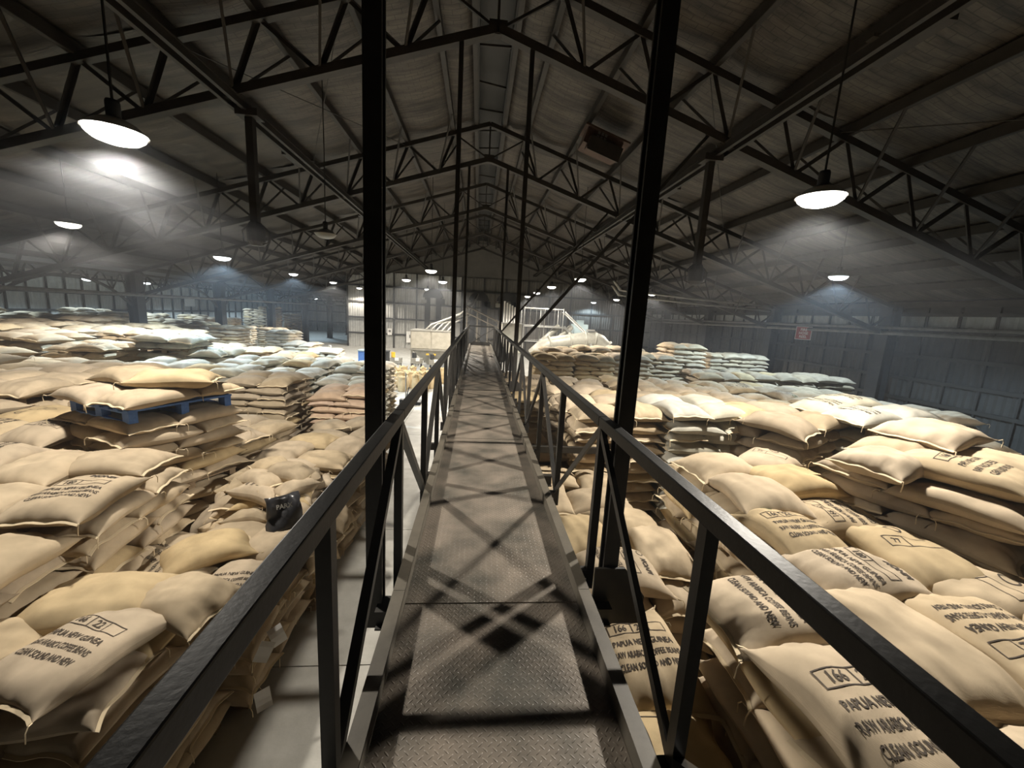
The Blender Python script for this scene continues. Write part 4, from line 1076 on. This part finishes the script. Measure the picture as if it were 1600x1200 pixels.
for k in range(2):
    t_ = empty('inclined_tube', (4 + .8 * k, 27, 2.3), '%s pale inclined tube rising behind the duct' % ['left', 'right'][k], 'tube')
    MB().tube([(3.6 + .9 * k, 26.6, 2.2), (5.6 + .9 * k, 27.6, 4.0)], .2, 10).build('tube_run', 'duct', t_, True)
    MB().tube([(4.3 + .9 * k, 26.95, 2.83), (4.42 + .9 * k, 27.01, 2.94)], .24, 10).build('clamp', 'galv', t_, True)
# handrail going down to the right beyond the walk
sr = empty('stair_rail', (0, 25, 4.5), 'brown handrail sloping down to the right beyond the catwalk', 'handrail')
MB().tube([(-.75, 25, 5.0), (1.35, 25, 4.1), (1.35, 25, 2.6)], .05, 8).build('top_rail', 'toe_steel', sr)
MB().tube([(-.75, 25, 4.6), (1.35, 25, 3.7)], .035, 8).build('mid_rail', 'toe_steel', sr)
for k in range(4): MB().tube([(-.7 + .65 * k, 25, 4.98 - .28 * k), (-.7 + .65 * k, 25, 2.5)], .035, 6).build('baluster', 'toe_steel', sr)
# posters and door frame on the far left wall
for k, (x, z, w_, h_) in enumerate(((-10.2, 1.9, .5, .75), (-11.0, 2.0, .5, .9), (-11.0, .9, .5, .8), (-7.6, 1.4, 1.4, 1.3))):
    t_ = empty('wall_notice', (x, 47.6, z), '%s white notice on the far wall left of the hopper' % ['middle symbol', 'upper left', 'lower left', 'widest'][k], 'notice')
    MB().box((x, 47.6, z), (w_, .02, h_)).build('sheet', 'white', t_); MB().box((x, 47.58, z + .08), (w_ * .5, .02, h_ * .3)).build('print', 'pipe', t_)
df = empty('door_frame', (-9.65, 28, 0), 'white narrow open frame with a beacon standing beyond the pale sack rows', 'frame')
for dx in (-.33, .33): MB().box((-9.65 + dx, 28, .8), (.12, .14, 1.6)).build('jamb', 'white', df)
MB().box((-9.65, 28, 1.62), (.80, .14, .11)).build('head', 'white', df); MB().box((-9.98, 28, 1.78), (.16, .14, .22)).build('beacon', 'white', df)
MB().box((-9.65, 28, .06), (.80, .14, .08)).build('sill', 'white', df)
wn = empty('wall_paper_notice', (-28, 40, 4), 'small white notice on the left wall behind first column', 'notice')
MB().box((XA + .25, 46.0, 4.05), (.03, 1.5, .9)).build('sheet', 'white', wn)

# upright open sacks on the floor by the hopper
def open_sack(seed):
    r = random.Random(seed); prof = [(.0, 0), (.24, 0), (.27, .1), (.28, .35), (.25, .6), (.22, .7), (.25, .78), (.28, .84), (.24, .82), (.17, .72), (0, .66)]
    mb = MB().lathe(prof, n=12); v = []
    for (x, y, z) in mb.v:
        a = math.atan2(y, x); k = 1 + .10 * math.sin(3 * a + seed) + .06 * math.sin(7 * a + 2 * seed) * (z > .6)
        v.append((x * k, y * k * .8, z * (1 + .04 * math.sin(2 * a + seed)) + (.05 * math.sin(4 * a + seed) if z > .7 else 0)))
    mb.v = v; return mb.mesh('open_sack', 'sack', True)
OS = [open_sack(k) for k in range(4)]
ro = random.Random(5); n = 0
for j in range(4):
    for i in range(7):
        x = -6.6 + .62 * i + ro.uniform(-.08, .08) + .25 * j; y = 22.6 + 1.0 * j + ro.uniform(-.15, .15)
        o = bpy.data.objects.new('open_sack', OS[n % 4]); COL.objects.link(o); o.location = (x, y, 0); o.rotation_euler = (0, 0, ro.uniform(0, 6)); o.color = (*tint_of(YEL, ro), 1); o.scale = (1, 1, ro.uniform(.95, 1.25))
        tag(o, 'upright open jute sack on the floor before the hopper, %s row, %s from left' % (ORD[j].replace('nearest', 'first'), ORD[i].replace('nearest', 'first')), 'sack', 'upright open sacks before the hopper'); n += 1
fs = empty('floor_scale', (-3.1, 19.6, 0), 'dark floor scale with thin pole on the bright aisle floor', 'scale')
MB().box((-3.1, 19.6, .08), (.9, .7, .14)).build('platform', 'column_steel', fs); MB().tube([(-3.45, 19.8, .1), (-3.45, 19.8, 1.5)], .03, 6).build('pole', 'galv', fs)
wc = empty('pallet_jack', (-3.3, 18.3, 0), 'dark pallet jack lying low on aisle floor near scale', 'jack')
for dx in (-.2, .2): MB().box((-3.3 + dx, 18.3, .07), (.16, 1.1, .1)).build('fork', 'column_steel', wc)
MB().box((-3.3, 18.95, .2), (.55, .3, .3)).build('pump_housing', 'column_steel', wc); MB().tube([(-3.3, 19.0, .3), (-3.2, 19.2, .9)], .025, 6).build('handle', 'column_steel', wc)
# weighing and bagging gear under the hopper
for k, (x, y, nm) in enumerate(((-5.6, 28.2, 'left of the hopper legs'), (-4.2, 28.4, 'below the hopper front'), (-2.9, 28.0, 'right below the hopper'))):
    b = empty('bagging_scale', (x, y, 0), 'dark bagging scale with small motor ' + nm, 'machine')
    for dx in (-.3, .3):
        for dy in (-.25, .25): MB().box((x + dx, y + dy, .55), (.06, .06, 1.1)).build('leg', 'column_steel', b)
    MB().box((x, y, 1.05), (.75, .6, .35)).build('head', 'pale_steel', b); MB().lathe([(.3, .2), (.12, -.15)], (x, y, .8), 10).build('spout', 'galv', b)
    MB().box((x + .1, y - .32, 1.15), (.25, .1, .2)).build('readout', 'white', b)
    MB().lathe([(0, .4), (.14, .4), (.14, .05), (0, .05)], (x - .2, y, 1.2), 10).build('motor', 'yellow' if k == 0 else 'column_steel', b)
for k, x in enumerate((-8.4, -7.2)):
    b = empty('waste_bin', (x, 31, 0), '%s waste bin against the far wall left of the hopper' % ['dark blue', 'black'][k], 'bin')
    MB().box((x, 31, .65), (.95, .8, 1.3)).build('tub', ['blue', 'column_steel'][k], b); MB().box((x, 31, 1.34), (1.02, .88, .08)).build('lid', ['bluegrey', 'column_steel'][k], b)

# paper tags and plastic bag on the left stacks
for k, (x, y, z, a) in enumerate(((-2.08, 3.98, 1.12, .3), (-2.06, 3.84, 1.08, -.5), (-2.04, 3.62, .72, .1))):
    t_ = empty('paper_tag', (x, y, z), 'grey paper tag on the low stack by the left handrail, %s' % ['upper', 'middle', 'lowest'][k], 'tag', rz=0)
    mb = MB(); vs_ = []
    for i in range(5):
        for j in range(3): vs_.append((.02 * math.sin(i * .9 + k), (j - 1) * .07, -.05 * i))
    fs_ = [(i * 3 + j, i * 3 + j + 1, i * 3 + j + 4, i * 3 + j + 3) for i in range(4) for j in range(2)]
    o = bpy.data.objects.new('sheet', mb.add(vs_, fs_).mesh('sheet', 'white')); COL.objects.link(o); o.parent = t_; o.rotation_euler = (a, -.4, -1.0)
    o = bpy.data.objects.new('tie', MB().tube([(0, 0, 0), (-.03, .0, .05)], .004, 4).mesh('tie', 'thread')); COL.objects.link(o); o.parent = t_
pb = empty('plastic_bag', (-2.55, 5.28, 2.02), 'black plastic bag with pale lettering stuck to the tumbled heap', 'bag')
mb = MB(); vs_ = []; rb = random.Random(3)
for i in range(9):
    for j in range(7): vs_.append((.05 * math.sin(i * .8 + j) + rb.uniform(-.02, .02), (j / 6 - .5) * .40 + rb.uniform(-.012, .012), -.48 * i / 8 + rb.uniform(-.012, .012)))
fs_ = [(i * 7 + j, i * 7 + j + 1, i * 7 + j + 8, i * 7 + j + 7) for i in range(8) for j in range(6)]
mb.add(vs_, fs_); o = bpy.data.objects.new('film', mb.mesh('film', 'darkbag', True)); COL.objects.link(o); o.parent = pb; o.rotation_euler = (0, -.45, -1.0)
sd = o.modifiers.new('thick', 'SOLIDIFY'); sd.thickness = .03
v, f = text_mesh('PARX', .085, .9, .002); mb = MB(); mb.add([(.085, a, b - .15) for a, b in v], f)
o = bpy.data.objects.new('lettering', mb.mesh('lettering', 'pale_steel')); COL.objects.link(o); o.parent = pb; o.rotation_euler = (0, -.45, -1.0)
